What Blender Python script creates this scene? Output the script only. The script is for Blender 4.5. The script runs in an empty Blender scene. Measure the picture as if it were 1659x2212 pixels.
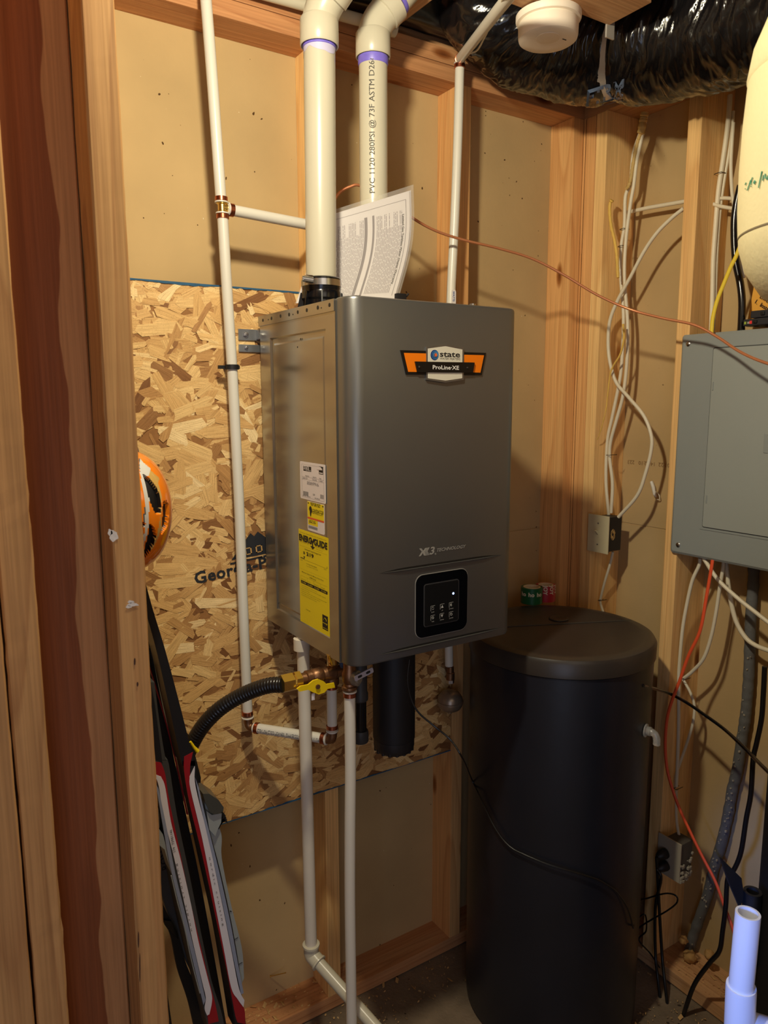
import bpy, bmesh, math, random
from math import sin, cos, pi, radians, sqrt, atan2
from mathutils import Vector, Matrix, noise
from mathutils.bvhtree import BVHTree
from mathutils.geometry import tessellate_polygon

random.seed(7)
S = bpy.context.scene
COL = S.collection
H = 1.618                      # camera height above the floor (m)

# ------------------------------------------------------------------ camera
YAW, PIT, ROL, FPX = radians(32.566), radians(8.710), radians(-0.179), 1592.35
_f = Vector((sin(YAW)*cos(PIT), cos(YAW)*cos(PIT), -sin(PIT)))
_r = Vector((cos(YAW), -sin(YAW), 0)); _u = _r.cross(_f)
CR = _r*cos(ROL) + _u*sin(ROL); CU = -_r*sin(ROL) + _u*cos(ROL); CF = _f
cd = bpy.data.cameras.new('camera'); cam = bpy.data.objects.new('camera', cd); COL.objects.link(cam)
cam.matrix_world = Matrix(((CR.x, CU.x, -CF.x, 0), (CR.y, CU.y, -CF.y, 0), (CR.z, CU.z, -CF.z, H), (0, 0, 0, 1)))
cd.sensor_fit = 'VERTICAL'; cd.sensor_height = 36.0; cd.lens = FPX*36.0/2212
cd.clip_start = 0.02
cd.dof.use_dof = True; cd.dof.focus_distance = 1.45; cd.dof.aperture_fstop = 9.0
S.camera = cam

# ------------------------------------------------------------------ world, lights, exposure
w = bpy.data.worlds.new('world'); S.world = w; w.use_nodes = True
w.node_tree.nodes['Background'].inputs[0].default_value = (0.55, 0.6, 0.75, 1)
w.node_tree.nodes['Background'].inputs[1].default_value = 0.02
def light(name, kind, loc, energy, color, **k):
    d = bpy.data.lights.new(name, kind); d.energy = energy; d.color = color
    o = bpy.data.objects.new(name, d); COL.objects.link(o); o.location = loc
    for a, v in k.items():
        if a == 'target': o.rotation_euler = (Vector(v)-Vector(loc)).to_track_quat('-Z', 'Y').to_euler()
        else: setattr(d, a, v)
    return o
# bare ceiling bulb just out of frame above
bulb = light('ceiling_bulb_light', 'POINT', (0.38, 0.83, H+0.66), 57, (1.0, 0.90, 0.66), shadow_soft_size=0.032)
bulb.data.use_nodes = True; _n = bulb.data.node_tree.nodes; _fo = _n.new('ShaderNodeLightFalloff'); _fo.inputs['Strength'].default_value = 1.0; _fo.inputs['Smooth'].default_value = 0.55
bulb.data.node_tree.links.new(_fo.outputs['Quadratic'], _n['Emission'].inputs['Strength'])
# added fills behind the camera: a warm one high, a cool one low
light('warm_rear_fill', 'AREA', (0.2, -0.9, 2.35), 3.2, (1.0, 0.90, 0.74), target=(1.1, 1.5, 1.3), shape='RECTANGLE', size=1.1, size_y=0.6)  # warm fill added to lift the shadows, no actual lamp there
light('cool_low_fill', 'AREA', (-0.45, -0.75, 0.95), 6.5, (0.60, 0.72, 1.0), target=(0.5, 1.2, 0.75), shape='RECTANGLE', size=0.7, size_y=1.5)  # cool fill added for the stud feet, source unseen
# blue spot added out of view at the left to tint the pipe tee
light('tee_blue_spot', 'SPOT', (-0.12, 0.30, 1.05), 62.0, (0.12, 0.30, 1.0), target=(1.10, 0.60, 0.66), spot_size=radians(19), spot_blend=0.7, shadow_soft_size=0.06)
S.view_settings.view_transform = 'Standard'; S.view_settings.look = 'None'
S.view_settings.gamma = 1.0; S.view_settings.use_curve_mapping = False
S.view_settings.exposure = 0.0

# ------------------------------------------------------------------ pixel rays (1659x2212 frame) -> points on real planes
def ray(x, y): return CF + CR*((x-829.5)/FPX) - CU*((y-1106)/FPX)
def P(x, y, Y=None, X=None, Z=None):
    d = ray(x, y)
    t = Y/d.y if Y is not None else (X/d.x if X is not None else (Z-H)/d.z)
    return Vector((d.x*t, d.y*t, d.z*t+H))
def PX(p):
    q = Vector(p)-Vector((0, 0, H)); z = CF.dot(q)
    return 829.5+FPX*CR.dot(q)/z, 1106-FPX*CU.dot(q)/z

# ------------------------------------------------------------------ materials
def srgb(*c):
    if len(c) == 1:
        h = c[0].lstrip('#'); c = [int(h[i:i+2], 16) for i in (0, 2, 4)]
    return tuple([((v/255)/12.92 if v/255 <= .04045 else ((v/255+.055)/1.055)**2.4) for v in c]+[1])
MATS = {}
def newmat(name):
    m = bpy.data.materials.new(name); m.use_nodes = True
    return m, m.node_tree.nodes, m.node_tree.links, m.node_tree.nodes['Principled BSDF']
def mat(name, col, rough=.5, metal=0, bump=0, bscale=60, spec=.5, emit=None, estr=0, var=0.12, vscale=9, trans=0, alpha=1, coat=0, ior=1.5):
    if name in MATS: return MATS[name]
    m, N, L, b = newmat(name)
    c = srgb(col) if isinstance(col, str) else tuple(col)
    b.inputs['Roughness'].default_value = rough; b.inputs['Metallic'].default_value = metal
    b.inputs['Specular IOR Level'].default_value = spec; b.inputs['IOR'].default_value = ior
    b.inputs['Transmission Weight'].default_value = trans; b.inputs['Alpha'].default_value = alpha
    b.inputs['Coat Weight'].default_value = coat; b.inputs['Coat Roughness'].default_value = .1
    tc = N.new('ShaderNodeTexCoord')
    n = N.new('ShaderNodeTexNoise'); n.inputs['Scale'].default_value = vscale; n.inputs['Detail'].default_value = 5
    L.new(tc.outputs['Object'], n.inputs['Vector'])
    mx = N.new('ShaderNodeMix'); mx.data_type = 'RGBA'; L.new(n.outputs['Fac'], mx.inputs['Factor'])
    mx.inputs['A'].default_value = tuple(v*(1-var) for v in c[:3])+(1,); mx.inputs['B'].default_value = tuple(min(1, v*(1+var)) for v in c[:3])+(1,)
    L.new(mx.outputs['Result'], b.inputs['Base Color'])
    if bump:
        n2 = N.new('ShaderNodeTexNoise'); n2.inputs['Scale'].default_value = bscale; n2.inputs['Detail'].default_value = 3
        L.new(tc.outputs['Object'], n2.inputs['Vector'])
        bp = N.new('ShaderNodeBump'); bp.inputs['Strength'].default_value = bump; bp.inputs['Distance'].default_value = .002
        L.new(n2.outputs['Fac'], bp.inputs['Height']); L.new(bp.outputs['Normal'], b.inputs['Normal'])
    if emit: b.inputs['Emission Color'].default_value = srgb(emit); b.inputs['Emission Strength'].default_value = estr
    MATS[name] = m; return m

def ramp(N, stops):
    r = N.new('ShaderNodeValToRGB'); e = r.color_ramp.elements
    e[0].position, e[0].color = stops[0][0], stops[0][1]; e[1].position, e[1].color = stops[-1][0], stops[-1][1]
    for p, c in stops[1:-1]:
        k = e.new(p); k.color = c
    return r
def wood(name, light_c, dark_c, axis='z', heart=None, rings=9.0, knots=True, sc=1.0, rough=.6):
    """sawn softwood: cathedral rings + fibres + knots, all running along `axis`"""
    if name in MATS: return MATS[name]
    m, N, L, b = newmat(name); b.inputs['Roughness'].default_value = rough; b.inputs['Specular IOR Level'].default_value = .25
    tc = N.new('ShaderNodeTexCoord'); oi = N.new('ShaderNodeObjectInfo')
    ad = N.new('ShaderNodeVectorMath'); ad.operation = 'MULTIPLY_ADD'
    cb = N.new('ShaderNodeCombineXYZ')
    for i in range(3): L.new(oi.outputs['Random'], cb.inputs[i])
    L.new(cb.outputs[0], ad.inputs[0]); ad.inputs[1].default_value = (17.3, 31.1, 23.7); L.new(tc.outputs['Object'], ad.inputs[2])
    def mapped(al, ac):
        mp = N.new('ShaderNodeMapping'); s = [ac, ac, ac]; s['xyz'.index(axis)] = al; mp.inputs['Scale'].default_value = s
        L.new(ad.outputs[0], mp.inputs['Vector']); return mp
    a = mapped(.75*sc, 9*sc)
    n1 = N.new('ShaderNodeTexNoise'); n1.inputs['Scale'].default_value = 1; n1.inputs['Detail'].default_value = 1.2; n1.inputs['Roughness'].default_value = .35
    L.new(a.outputs[0], n1.inputs['Vector'])
    mu = N.new('ShaderNodeMath'); mu.operation = 'MULTIPLY'; mu.inputs[1].default_value = rings; L.new(n1.outputs['Fac'], mu.inputs[0])
    fr = N.new('ShaderNodeMath'); fr.operation = 'FRACT'; L.new(mu.outputs[0], fr.inputs[0])
    rr = ramp(N, [(0, (0, 0, 0, 1)), (.65, (.35, .35, .35, 1)), (.9, (1, 1, 1, 1)), (1, (0, 0, 0, 1))]); L.new(fr.outputs[0], rr.inputs[0])
    f = mapped(5, 260)
    n2 = N.new('ShaderNodeTexNoise'); n2.inputs['Scale'].default_value = 1; n2.inputs['Detail'].default_value = 2; L.new(f.outputs[0], n2.inputs['Vector'])
    g = mapped(.25, 5)
    n3 = N.new('ShaderNodeTexNoise'); n3.inputs['Scale'].default_value = 1; n3.inputs['Detail'].default_value = 2; L.new(g.outputs[0], n3.inputs['Vector'])
    mx = N.new('ShaderNodeMix'); mx.data_type = 'RGBA'; mx.inputs['A'].default_value = light_c; mx.inputs['B'].default_value = dark_c
    s1 = N.new('ShaderNodeMath'); s1.operation = 'MULTIPLY'; s1.inputs[1].default_value = .55; L.new(rr.outputs[0], s1.inputs[0]); L.new(s1.outputs[0], mx.inputs['Factor'])
    m2 = N.new('ShaderNodeMix'); m2.data_type = 'RGBA'; m2.blend_type = 'MULTIPLY'; m2.inputs['Factor'].default_value = .45
    r2 = ramp(N, [(.3, (.6, .55, .5, 1)), (.7, (1.15, 1.15, 1.15, 1))]); L.new(n2.outputs['Fac'], r2.inputs[0])
    L.new(mx.outputs['Result'], m2.inputs['A']); L.new(r2.outputs[0], m2.inputs['B'])
    m3 = N.new('ShaderNodeMix'); m3.data_type = 'RGBA'; m3.blend_type = 'MIX'
    r3 = ramp(N, [(.47, (0, 0, 0, 1)), (.56, (.75, .75, .75, 1))]); L.new(n3.outputs['Fac'], r3.inputs[0]); L.new(r3.outputs[0], m3.inputs['Factor'])
    L.new(m2.outputs['Result'], m3.inputs['A'])
    hc = heart or tuple(v*.75 for v in dark_c[:3])+(1,)
    m4 = N.new('ShaderNodeMix'); m4.data_type = 'RGBA'; m4.blend_type = 'MULTIPLY'; m4.inputs['Factor'].default_value = .6 if heart else .25
    L.new(m2.outputs['Result'], m4.inputs['A']); m4.inputs['B'].default_value = hc; L.new(m4.outputs['Result'], m3.inputs['B'])
    out = m3.outputs['Result']
    if knots:
        k = mapped(3.2, 9)
        v = N.new('ShaderNodeTexVoronoi'); v.inputs['Scale'].default_value = 1; v.inputs['Randomness'].default_value = 1; L.new(k.outputs[0], v.inputs['Vector'])
        rk = ramp(N, [(.05, (.22, .12, .07, 1)), (.09, (.5, .34, .22, 1)), (.14, (1, 1, 1, 1))]); L.new(v.outputs['Distance'], rk.inputs[0])
        m5 = N.new('ShaderNodeMix'); m5.data_type = 'RGBA'; m5.blend_type = 'MULTIPLY'; m5.inputs['Factor'].default_value = 1
        L.new(out, m5.inputs['A']); L.new(rk.outputs[0], m5.inputs['B']); out = m5.outputs['Result']
    L.new(out, b.inputs['Base Color'])
    bp = N.new('ShaderNodeBump'); bp.inputs['Strength'].default_value = .35; bp.inputs['Distance'].default_value = .0012
    L.new(n2.outputs['Fac'], bp.inputs['Height']); L.new(bp.outputs['Normal'], b.inputs['Normal'])
    MATS[name] = m; return m
def speckled(name, base, dark, light_c, rough=.85, s=55, big=3.0, dk=.035, lt=.03, bump=.15, amt=.12):
    """paper-faced board / concrete: mottled base with sparse dark and light specks"""
    m, N, L, b = newmat(name); b.inputs['Roughness'].default_value = rough; b.inputs['Specular IOR Level'].default_value = .2
    tc = N.new('ShaderNodeTexCoord')
    n = N.new('ShaderNodeTexNoise'); n.inputs['Scale'].default_value = big; n.inputs['Detail'].default_value = 8; L.new(tc.outputs['Object'], n.inputs['Vector'])
    r = ramp(N, [(.3, tuple(v*(1-amt) for v in base[:3])+(1,)), (.7, tuple(v*(1+amt) for v in base[:3])+(1,))]); L.new(n.outputs['Fac'], r.inputs[0])
    out = r.outputs[0]
    for sc, thr, c, off in ((s, dk, dark, 0), (s*1.3, lt, light_c, 7.7)):
        mp = N.new('ShaderNodeMapping'); mp.inputs['Location'].default_value = (off, off, off); L.new(tc.outputs['Object'], mp.inputs['Vector'])
        nn = N.new('ShaderNodeTexNoise'); nn.inputs['Scale'].default_value = 30; L.new(mp.outputs[0], nn.inputs['Vector'])
        mxv = N.new('ShaderNodeMix'); mxv.data_type = 'VECTOR'; mxv.inputs['Factor'].default_value = .02; L.new(mp.outputs[0], mxv.inputs['A']); L.new(nn.outputs['Color'], mxv.inputs['B'])
        v = N.new('ShaderNodeTexVoronoi'); v.inputs['Scale'].default_value = sc; L.new(mxv.outputs['Result'], v.inputs['Vector'])
        wh = N.new('ShaderNodeSeparateColor'); L.new(v.outputs['Color'], wh.inputs[0])
        # only some cells carry a speck, each of its own size
        mm = N.new('ShaderNodeMath'); mm.operation = 'MULTIPLY_ADD'; mm.inputs[1].default_value = .30; mm.inputs[2].default_value = -.30+thr*2.2; L.new(wh.outputs[0], mm.inputs[0])
        lt_ = N.new('ShaderNodeMath'); lt_.operation = 'LESS_THAN'; L.new(v.outputs['Distance'], lt_.inputs[0]); L.new(mm.outputs[0], lt_.inputs[1])
        mx = N.new('ShaderNodeMix'); mx.data_type = 'RGBA'; L.new(lt_.outputs[0], mx.inputs['Factor']); L.new(out, mx.inputs['A']); mx.inputs['B'].default_value = c; out = mx.outputs['Result']
    L.new(out, b.inputs['Base Color'])
    n3 = N.new('ShaderNodeTexNoise'); n3.inputs['Scale'].default_value = 120; n3.inputs['Detail'].default_value = 4; L.new(tc.outputs['Object'], n3.inputs['Vector'])
    bp = N.new('ShaderNodeBump'); bp.inputs['Strength'].default_value = bump; bp.inputs['Distance'].default_value = .002
    L.new(n3.outputs['Fac'], bp.inputs['Height']); L.new(bp.outputs['Normal'], b.inputs['Normal'])
    MATS[name] = m; return m

STUD = wood('stud_wood', srgb(240, 188, 124), srgb(206, 144, 86), 'z', rings=7)
STUD2 = wood('stud_wood_pale', srgb(250, 208, 142), srgb(226, 172, 108), 'z', rings=8)
STUDX = wood('plate_wood', srgb(208, 162, 116), srgb(174, 122, 82), 'x', rings=10, heart=srgb(238, 196, 164))
STUDY = wood('plate_wood_side', srgb(208, 162, 116), srgb(174, 122, 82), 'y', rings=9)
POST = wood('post_wood', srgb(206, 160, 104), srgb(168, 118, 72), 'z', rings=14, knots=False)
POSTR_OLD = wood('post_wood_heart', srgb(190, 128, 78), srgb(160, 98, 58), 'z', rings=5, heart=srgb(190, 104, 76), knots=False)
DRY = speckled('drywall_back_paper', srgb(190, 162, 116), srgb(84, 60, 34), srgb(226, 214, 184), s=44, dk=.055, lt=.03)
CONC = speckled('concrete_floor', srgb(122, 106, 88), srgb(60, 50, 42), srgb(190, 165, 120), s=40, big=6, dk=.08, lt=.09, bump=.8, amt=.4)
PVC = mat('pvc_cream', srgb(202, 196, 175), .28, bump=.03, var=.04, spec=.5)
PEXM = mat('pex_white', srgb(220, 216, 204), .32, var=.03)
PVCG = mat('pvc_drain', srgb(222, 214, 198), .4, var=.08, vscale=20)
PURP = mat('purple_primer', srgb(126, 112, 216), .4, var=.3, vscale=60)
PURPL = mat('pale_primer_smear', srgb(200, 196, 226), .4, var=.12, vscale=30)
COPR = mat('copper_ring', srgb(186, 112, 84), .28, metal=1, var=.2)
COPT = mat('copper_tube', srgb(224, 148, 104), .38, metal=.55, var=.1)
BRASS = mat('brass', srgb(230, 200, 124), .26, metal=1, var=.15, bump=.1, bscale=200)
BRONZ = mat('bronze_valve', srgb(140, 104, 76), .42, metal=.9, var=.25, bump=.3, bscale=120)
def two_tone(name, heart, sap, xb, ztop):
    """flat-sawn stud face: red heartwood with a wavy edge against pale sapwood, ending in an arch near the foot"""
    m = wood(name, sap, tuple(v*.78 for v in sap[:3])+(1,), 'z', rings=6, knots=False); N, L = m.node_tree.nodes, m.node_tree.links; b = N['Principled BSDF']
    src = b.inputs['Base Color'].links[0].from_socket
    tc = N.new('ShaderNodeTexCoord'); sp = N.new('ShaderNodeSeparateXYZ'); L.new(tc.outputs['Object'], sp.inputs[0])
    n = N.new('ShaderNodeTexNoise'); n.noise_dimensions = '1D'; n.inputs['Scale'].default_value = 4.2; n.inputs['Detail'].default_value = 2.5; L.new(sp.outputs['Z'], n.inputs['W'])
    def M(op, a, b_=None, c=None):
        q = N.new('ShaderNodeMath'); q.operation = op
        for i, v in enumerate((a, b_, c)):
            if v is None: continue
            if hasattr(v, 'links'): L.new(v, q.inputs[i])
            else: q.inputs[i].default_value = v
        return q.outputs[0]
    e = M('MULTIPLY_ADD', n.outputs['Fac'], .030, xb-.015)
    # arch: width shrinks to nothing at the foot
    t = M('MULTIPLY', M('SUBTRACT', sp.outputs['Z'], ztop), 9.0); t = M('MINIMUM', M('MAXIMUM', t, 0), 1); t = M('POWER', t, .5)
    cx = .138; d = M('ABSOLUTE', M('SUBTRACT', sp.outputs['X'], cx)); hw = M('MULTIPLY', M('SUBTRACT', e, cx), t)
    mr = N.new('ShaderNodeMapRange'); L.new(M('SUBTRACT', hw, d), mr.inputs['Value']); mr.inputs['From Min'].default_value = -.0008; mr.inputs['From Max'].default_value = .0008
    mx = N.new('ShaderNodeMix'); mx.data_type = 'RGBA'; mx.blend_type = 'MULTIPLY'; L.new(mr.outputs[0], mx.inputs['Factor']); L.new(src, mx.inputs['A']); mx.inputs['B'].default_value = heart
    L.new(mx.outputs['Result'], b.inputs['Base Color']); return m
STEEL = mat('steel', srgb(190, 190, 192), .25, metal=1, var=.08)
GALV = mat('galvanised', srgb(150, 152, 155), .42, metal=.9, var=.2, vscale=40)
BLK = mat('black_rubber', srgb(22, 22, 25), .5, var=.2)
BLKG = mat('black_gloss', srgb(14, 15, 19), .18, var=.1)
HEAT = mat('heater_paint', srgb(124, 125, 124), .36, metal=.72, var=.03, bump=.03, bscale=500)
HEATS = mat('heater_side_lit', srgb(164, 162, 156), .22, metal=.85, var=.03, bump=.04, bscale=7)  # same paint as the front, lightened for the lit board it reflects
TANK = mat('tank_plastic', srgb(25, 28, 38), .36, var=.3, vscale=7, bump=.12, bscale=40)
GREYP = mat('panel_paint', srgb(150, 156, 154), .42, metal=.15, var=.03, bump=.05, bscale=300)
CREAM = mat('cream_tank_paint', srgb(232, 222, 178), .45, var=.02, bump=.25, bscale=180)
WCAB = mat('cable_white', srgb(225, 215, 190), .45, var=.08, vscale=25)
YCAB = mat('cable_yellow', srgb(238, 208, 60), .4, var=.05)
OCAB = mat('cable_orange', srgb(238, 92, 50), .45, var=.08)
BCAB = mat('cable_black', srgb(20, 20, 22), .35)
GCAB = mat('cable_grey', srgb(98, 99, 100), .75, var=.25, bump=.6, bscale=90)
FOAM = mat('spray_foam', srgb(225, 185, 90), .7, var=.25, bump=1, bscale=80)
IVORY = mat('ivory_plastic', srgb(206, 196, 160), .4, var=.04)
WHITE = mat('white_paper', srgb(232, 226, 226), .6, var=.02)
INK = mat('black_ink', srgb(22, 20, 22), .6, var=.1)
INKG = mat('grey_ink', srgb(140, 132, 136), .6, var=.05)
PRINT = mat('pipe_print', srgb(86, 82, 74), .6, var=.2)
YEL = mat('yellow_label', srgb(240, 218, 20), .5, var=.02)
ORG = mat('orange_print', srgb(250, 130, 10), .4, var=.02)
LPLA = mat('light_plastic', srgb(246, 234, 216), .5, var=.03)
GREYL = mat('light_grey_ink', srgb(158, 156, 150), .4, metal=.1, var=.05)
YHND = mat('yellow_handle', srgb(232, 200, 20), .35, var=.06)

POSTR = two_tone('post_two_tone', (0.52, 0.33, 0.27, 1), srgb(196, 142, 92), .170, 0.30)
# ------------------------------------------------------------------ mesh builder
class MB:
    def __init__(s): s.v = []; s.f = []; s.mi = []; s.sm = []; s.uv = None
    def add(s, vs, fs, mi=0, sm=False):
        o = len(s.v); s.v += [tuple(v) for v in vs]
        for f in fs: s.f.append([o+i for i in f]); s.mi.append(mi); s.sm.append(sm)
        return s
    def box(s, a, b, mi=0, bev=0):
        (x0, y0, z0), (x1, y1, z1) = a, b
        if x0 > x1: x0, x1 = x1, x0
        if y0 > y1: y0, y1 = y1, y0
        if z0 > z1: z0, z1 = z1, z0
        if bev:
            e = bev; vs = []; 
            bm = bmesh.new(); bmesh.ops.create_cube(bm, size=1)
            for v in bm.verts: v.co = Vector(((x0+x1)/2+v.co.x*(x1-x0), (y0+y1)/2+v.co.y*(y1-y0), (z0+z1)/2+v.co.z*(z1-z0)))
            bmesh.ops.bevel(bm, geom=bm.edges[:], offset=e, segments=2, affect='EDGES', profile=.7)
            bm.verts.ensure_lookup_table()
            s.add([v.co[:] for v in bm.verts], [[v.index for v in f.verts] for f in bm.faces], mi); bm.free(); return s
        return s.add([(x0, y0, z0), (x1, y0, z0), (x1, y1, z0), (x0, y1, z0), (x0, y0, z1), (x1, y0, z1), (x1, y1, z1), (x0, y1, z1)],
                     [(0, 3, 2, 1), (4, 5, 6, 7), (0, 1, 5, 4), (1, 2, 6, 5), (2, 3, 7, 6), (3, 0, 4, 7)], mi)
    def prism(s, poly, off, mi=0, sm=False):
        """closed polygon (3D points) extruded by vector off"""
        n = len(poly); poly = [Vector(p) for p in poly]; off = Vector(off)
        tris = tessellate_polygon([poly]); vs = poly+[p+off for p in poly]
        nrm = Vector((0, 0, 0))
        for i in range(n): nrm += poly[i].cross(poly[(i+1) % n])
        flip = nrm.dot(off) > 0
        fs = []
        for t in tris: 
            a, b, c = t
            tn = (poly[b]-poly[a]).cross(poly[c]-poly[a])
            if (tn.dot(off) > 0): a, c = c, a
            fs += [(a, b, c), (c+n, b+n, a+n)]
        for i in range(n):
            j = (i+1) % n
            fs.append((i, i+n, j+n, j) if flip is False else (i, j, j+n, i+n))
        return s.add(vs, fs, mi, sm)
    def tube(s, pts, r, n=12, mi=0, caps=True, flat=1.0, up=None, sm=True):
        pts = [Vector(p) for p in pts]; m = len(pts)
        rs = r if isinstance(r, (list, tuple)) else [r]*m
        t0 = (pts[1]-pts[0]).normalized(); a = Vector(up) if up else (Vector((0, 0, 1)) if abs(t0.z) < .9 else Vector((1, 0, 0)))
        u = t0.cross(a).normalized(); vs = []
        for i in range(m):
            t = (pts[min(i+1, m-1)]-pts[max(i-1, 0)]).normalized()
            u = (u-t*u.dot(t)).normalized(); v = t.cross(u)
            for k in range(n):
                an = 2*pi*k/n; vs.append(pts[i]+u*(cos(an)*rs[i])+v*(sin(an)*rs[i]*flat))
        fs = [(i*n+k, i*n+(k+1) % n, (i+1)*n+(k+1) % n, (i+1)*n+k) for i in range(m-1) for k in range(n)]
        o = len(s.v); s.add(vs, fs, mi, sm)
        if caps:
            s.f.append([o+k for k in range(n)][::-1]); s.f.append([o+(m-1)*n+k for k in range(n)]); s.mi += [mi, mi]; s.sm += [False, False]
        return s
    def cyl(s, a, b, r, n=24, mi=0, caps=True): return s.tube([a, b], r, n, mi, caps)
    def lathe(s, prof, o=(0, 0, 0), ax=(0, 0, 1), n=32, mi=0, sm=True, mis=None):
        """prof: (radius, height) pairs along ax"""
        ax = Vector(ax).normalized(); a = Vector((1, 0, 0)) if abs(ax.x) < .9 else Vector((0, 1, 0))
        u = ax.cross(a).normalized(); v = ax.cross(u); o = Vector(o); vs = []
        for r, h in prof:
            for k in range(n):
                an = 2*pi*k/n; vs.append(o+ax*h+(u*cos(an)+v*sin(an))*r)
        base = len(s.v); s.v += [tuple(q) for q in vs]
        for i in range(len(prof)-1):
            for k in range(n):
                s.f.append([base+i*n+k, base+i*n+(k+1) % n, base+(i+1)*n+(k+1) % n, base+(i+1)*n+k]); s.mi.append(mis[i] if mis else mi); s.sm.append(sm)
        for i, rv in ((0, True), (len(prof)-1, False)):
            if prof[i][0] > 1e-5:
                q = [base+i*n+k for k in range(n)]; s.f.append(q[::-1] if rv else q); s.mi.append(mis[min(i, len(mis)-1)] if mis else mi); s.sm.append(False)
        return s
    def build(s, name, mats, parent=None, loc=None, fixn=True, sharp=radians(38)):
        me = bpy.data.meshes.new(name); me.from_pydata(s.v, [], s.f)
        for m in (mats if isinstance(mats, (list, tuple)) else [mats]): me.materials.append(m)
        me.polygons.foreach_set('material_index', s.mi); me.polygons.foreach_set('use_smooth', s.sm)
        if fixn:
            bm = bmesh.new(); bm.from_mesh(me); bmesh.ops.remove_doubles(bm, verts=bm.verts, dist=1e-6); bmesh.ops.recalc_face_normals(bm, faces=bm.faces); bm.to_mesh(me); bm.free()
        if any(s.sm):
            try: me.set_sharp_from_angle(angle=sharp)
            except Exception: pass
        me.update()
        o = bpy.data.objects.new(name, me); COL.objects.link(o)
        if parent: put(o, parent)
        return o
def put(o, parent):
    o.parent = parent; o.matrix_parent_inverse = Matrix.Translation(-wloc(parent))
def wloc(o):
    v = Vector(o.location)
    if o.parent: return v*1.0 + (Vector((0, 0, 0)))
    return v
def tag(o, label, cat, group=None, kind=None):
    if label: o['label'] = label
    if cat: o['category'] = cat
    if group: o['group'] = group
    if kind: o['kind'] = kind
    return o
def thing(name, label, cat, loc=(0, 0, 0), group=None):
    o = bpy.data.objects.new(name, None); COL.objects.link(o); o.location = loc; o.empty_display_size = .05
    return tag(o, label, cat, group)
def cr(pts, k=8):
    """Catmull-Rom through points"""
    pts = [Vector(p) for p in pts]; q = [pts[0]*2-pts[1]]+pts+[pts[-1]*2-pts[-2]]; out = []
    for i in range(1, len(q)-2):
        a, b, c, d = q[i-1:i+3]
        for j in range(k):
            t = j/k; out.append(.5*((2*b)+(c-a)*t+(2*a-5*b+4*c-d)*t*t+(-a+3*b-3*c+d)*t**3))
    out.append(pts[-1]); return out
def arc(a, corner, b, k=8):
    a, c, b = Vector(a), Vector(corner), Vector(b)
    return [a*(1-t)**2+c*2*t*(1-t)+b*t*t for t in [i/k for i in range(k+1)]]

# ------------------------------------------------------------------ lettering as mesh
_tc = {}
def tmesh(s, size, bold=0.0, align='LEFT', shear=0.0, sx=1.0, gap=1.0):
    key = (s, size, bold, align, shear, sx, gap)
    if key in _tc: return _tc[key]
    c = bpy.data.curves.new('t', 'FONT'); c.body = s; c.size = size; c.offset = bold*size; c.shear = shear; c.align_x = align; c.resolution_u = 2; c.space_character = gap
    o = bpy.data.objects.new('t', c); COL.objects.link(o); dg = bpy.context.evaluated_depsgraph_get(); dg.update()
    me = o.evaluated_get(dg).to_mesh(); vs = [(v.co.x*sx, v.co.y) for v in me.vertices]; fs = [list(p.vertices) for p in me.polygons]
    o.evaluated_get(dg).to_mesh_clear(); bpy.data.objects.remove(o); bpy.data.curves.remove(c)
    _tc[key] = (vs, fs); return vs, fs
def text_to(mb, s, size, fn, mi=0, **k):
    vs, fs = tmesh(s, size, **k); mb.add([fn(x, y) for x, y in vs], fs, mi); return mb
def plane(o, ex, ey, off=0.0004):
    o, ex, ey = Vector(o), Vector(ex).normalized(), Vector(ey).normalized(); n = ex.cross(ey)
    return lambda x, y: o+ex*x+ey*y+n*off
def quad(mb, fn, x0, y0, x1, y1, mi=0):
    return mb.add([fn(x0, y0), fn(x1, y0), fn(x1, y1), fn(x0, y1)], [(0, 1, 2, 3)], mi)
def slab(mb, fn, x0, y0, x1, y1, t, mi=0):
    p = [fn(x0, y0), fn(x1, y0), fn(x1, y1), fn(x0, y1)]; n = (p[1]-p[0]).cross(p[3]-p[0]).normalized()
    return mb.prism(p, n*t, mi)
def rrect(x0, y0, x1, y1, r, k=5):
    out = []
    for cx, cy, a0 in ((x1-r, y1-r, 0), (x0+r, y1-r, 90), (x0+r, y0+r, 180), (x1-r, y0+r, 270)):
        for i in range(k+1): a = radians(a0+90*i/k); out.append((cx+r*cos(a), cy+r*sin(a)))
    return out

# ================================================================== THE SETTING
DW, SF = 1.645, 1.556            # back drywall plane, stud front plane
RX, RD = 1.663, 1.790            # right wall stud front plane, drywall plane
ZP, ZC = H-1.58, H+0.772         # top of bottom plate, underside of top plate
fl = MB()
nx, ny = 60, 60
for i in range(nx+1):
    for j in range(ny+1):
        x, y = -1.6+3.6*i/nx, -1.5+3.4*j/ny
        fl.v.append((x, y, .0035*noise.noise(Vector((x*5, y*5, 0)))-.004))
for i in range(nx):
    for j in range(ny):
        a = i*(ny+1)+j; fl.f.append([a, a+ny+1, a+ny+2, a+1]); fl.mi.append(0); fl.sm.append(True)
tag(fl.build('floor', CONC), None, None, kind='structure')

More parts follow.
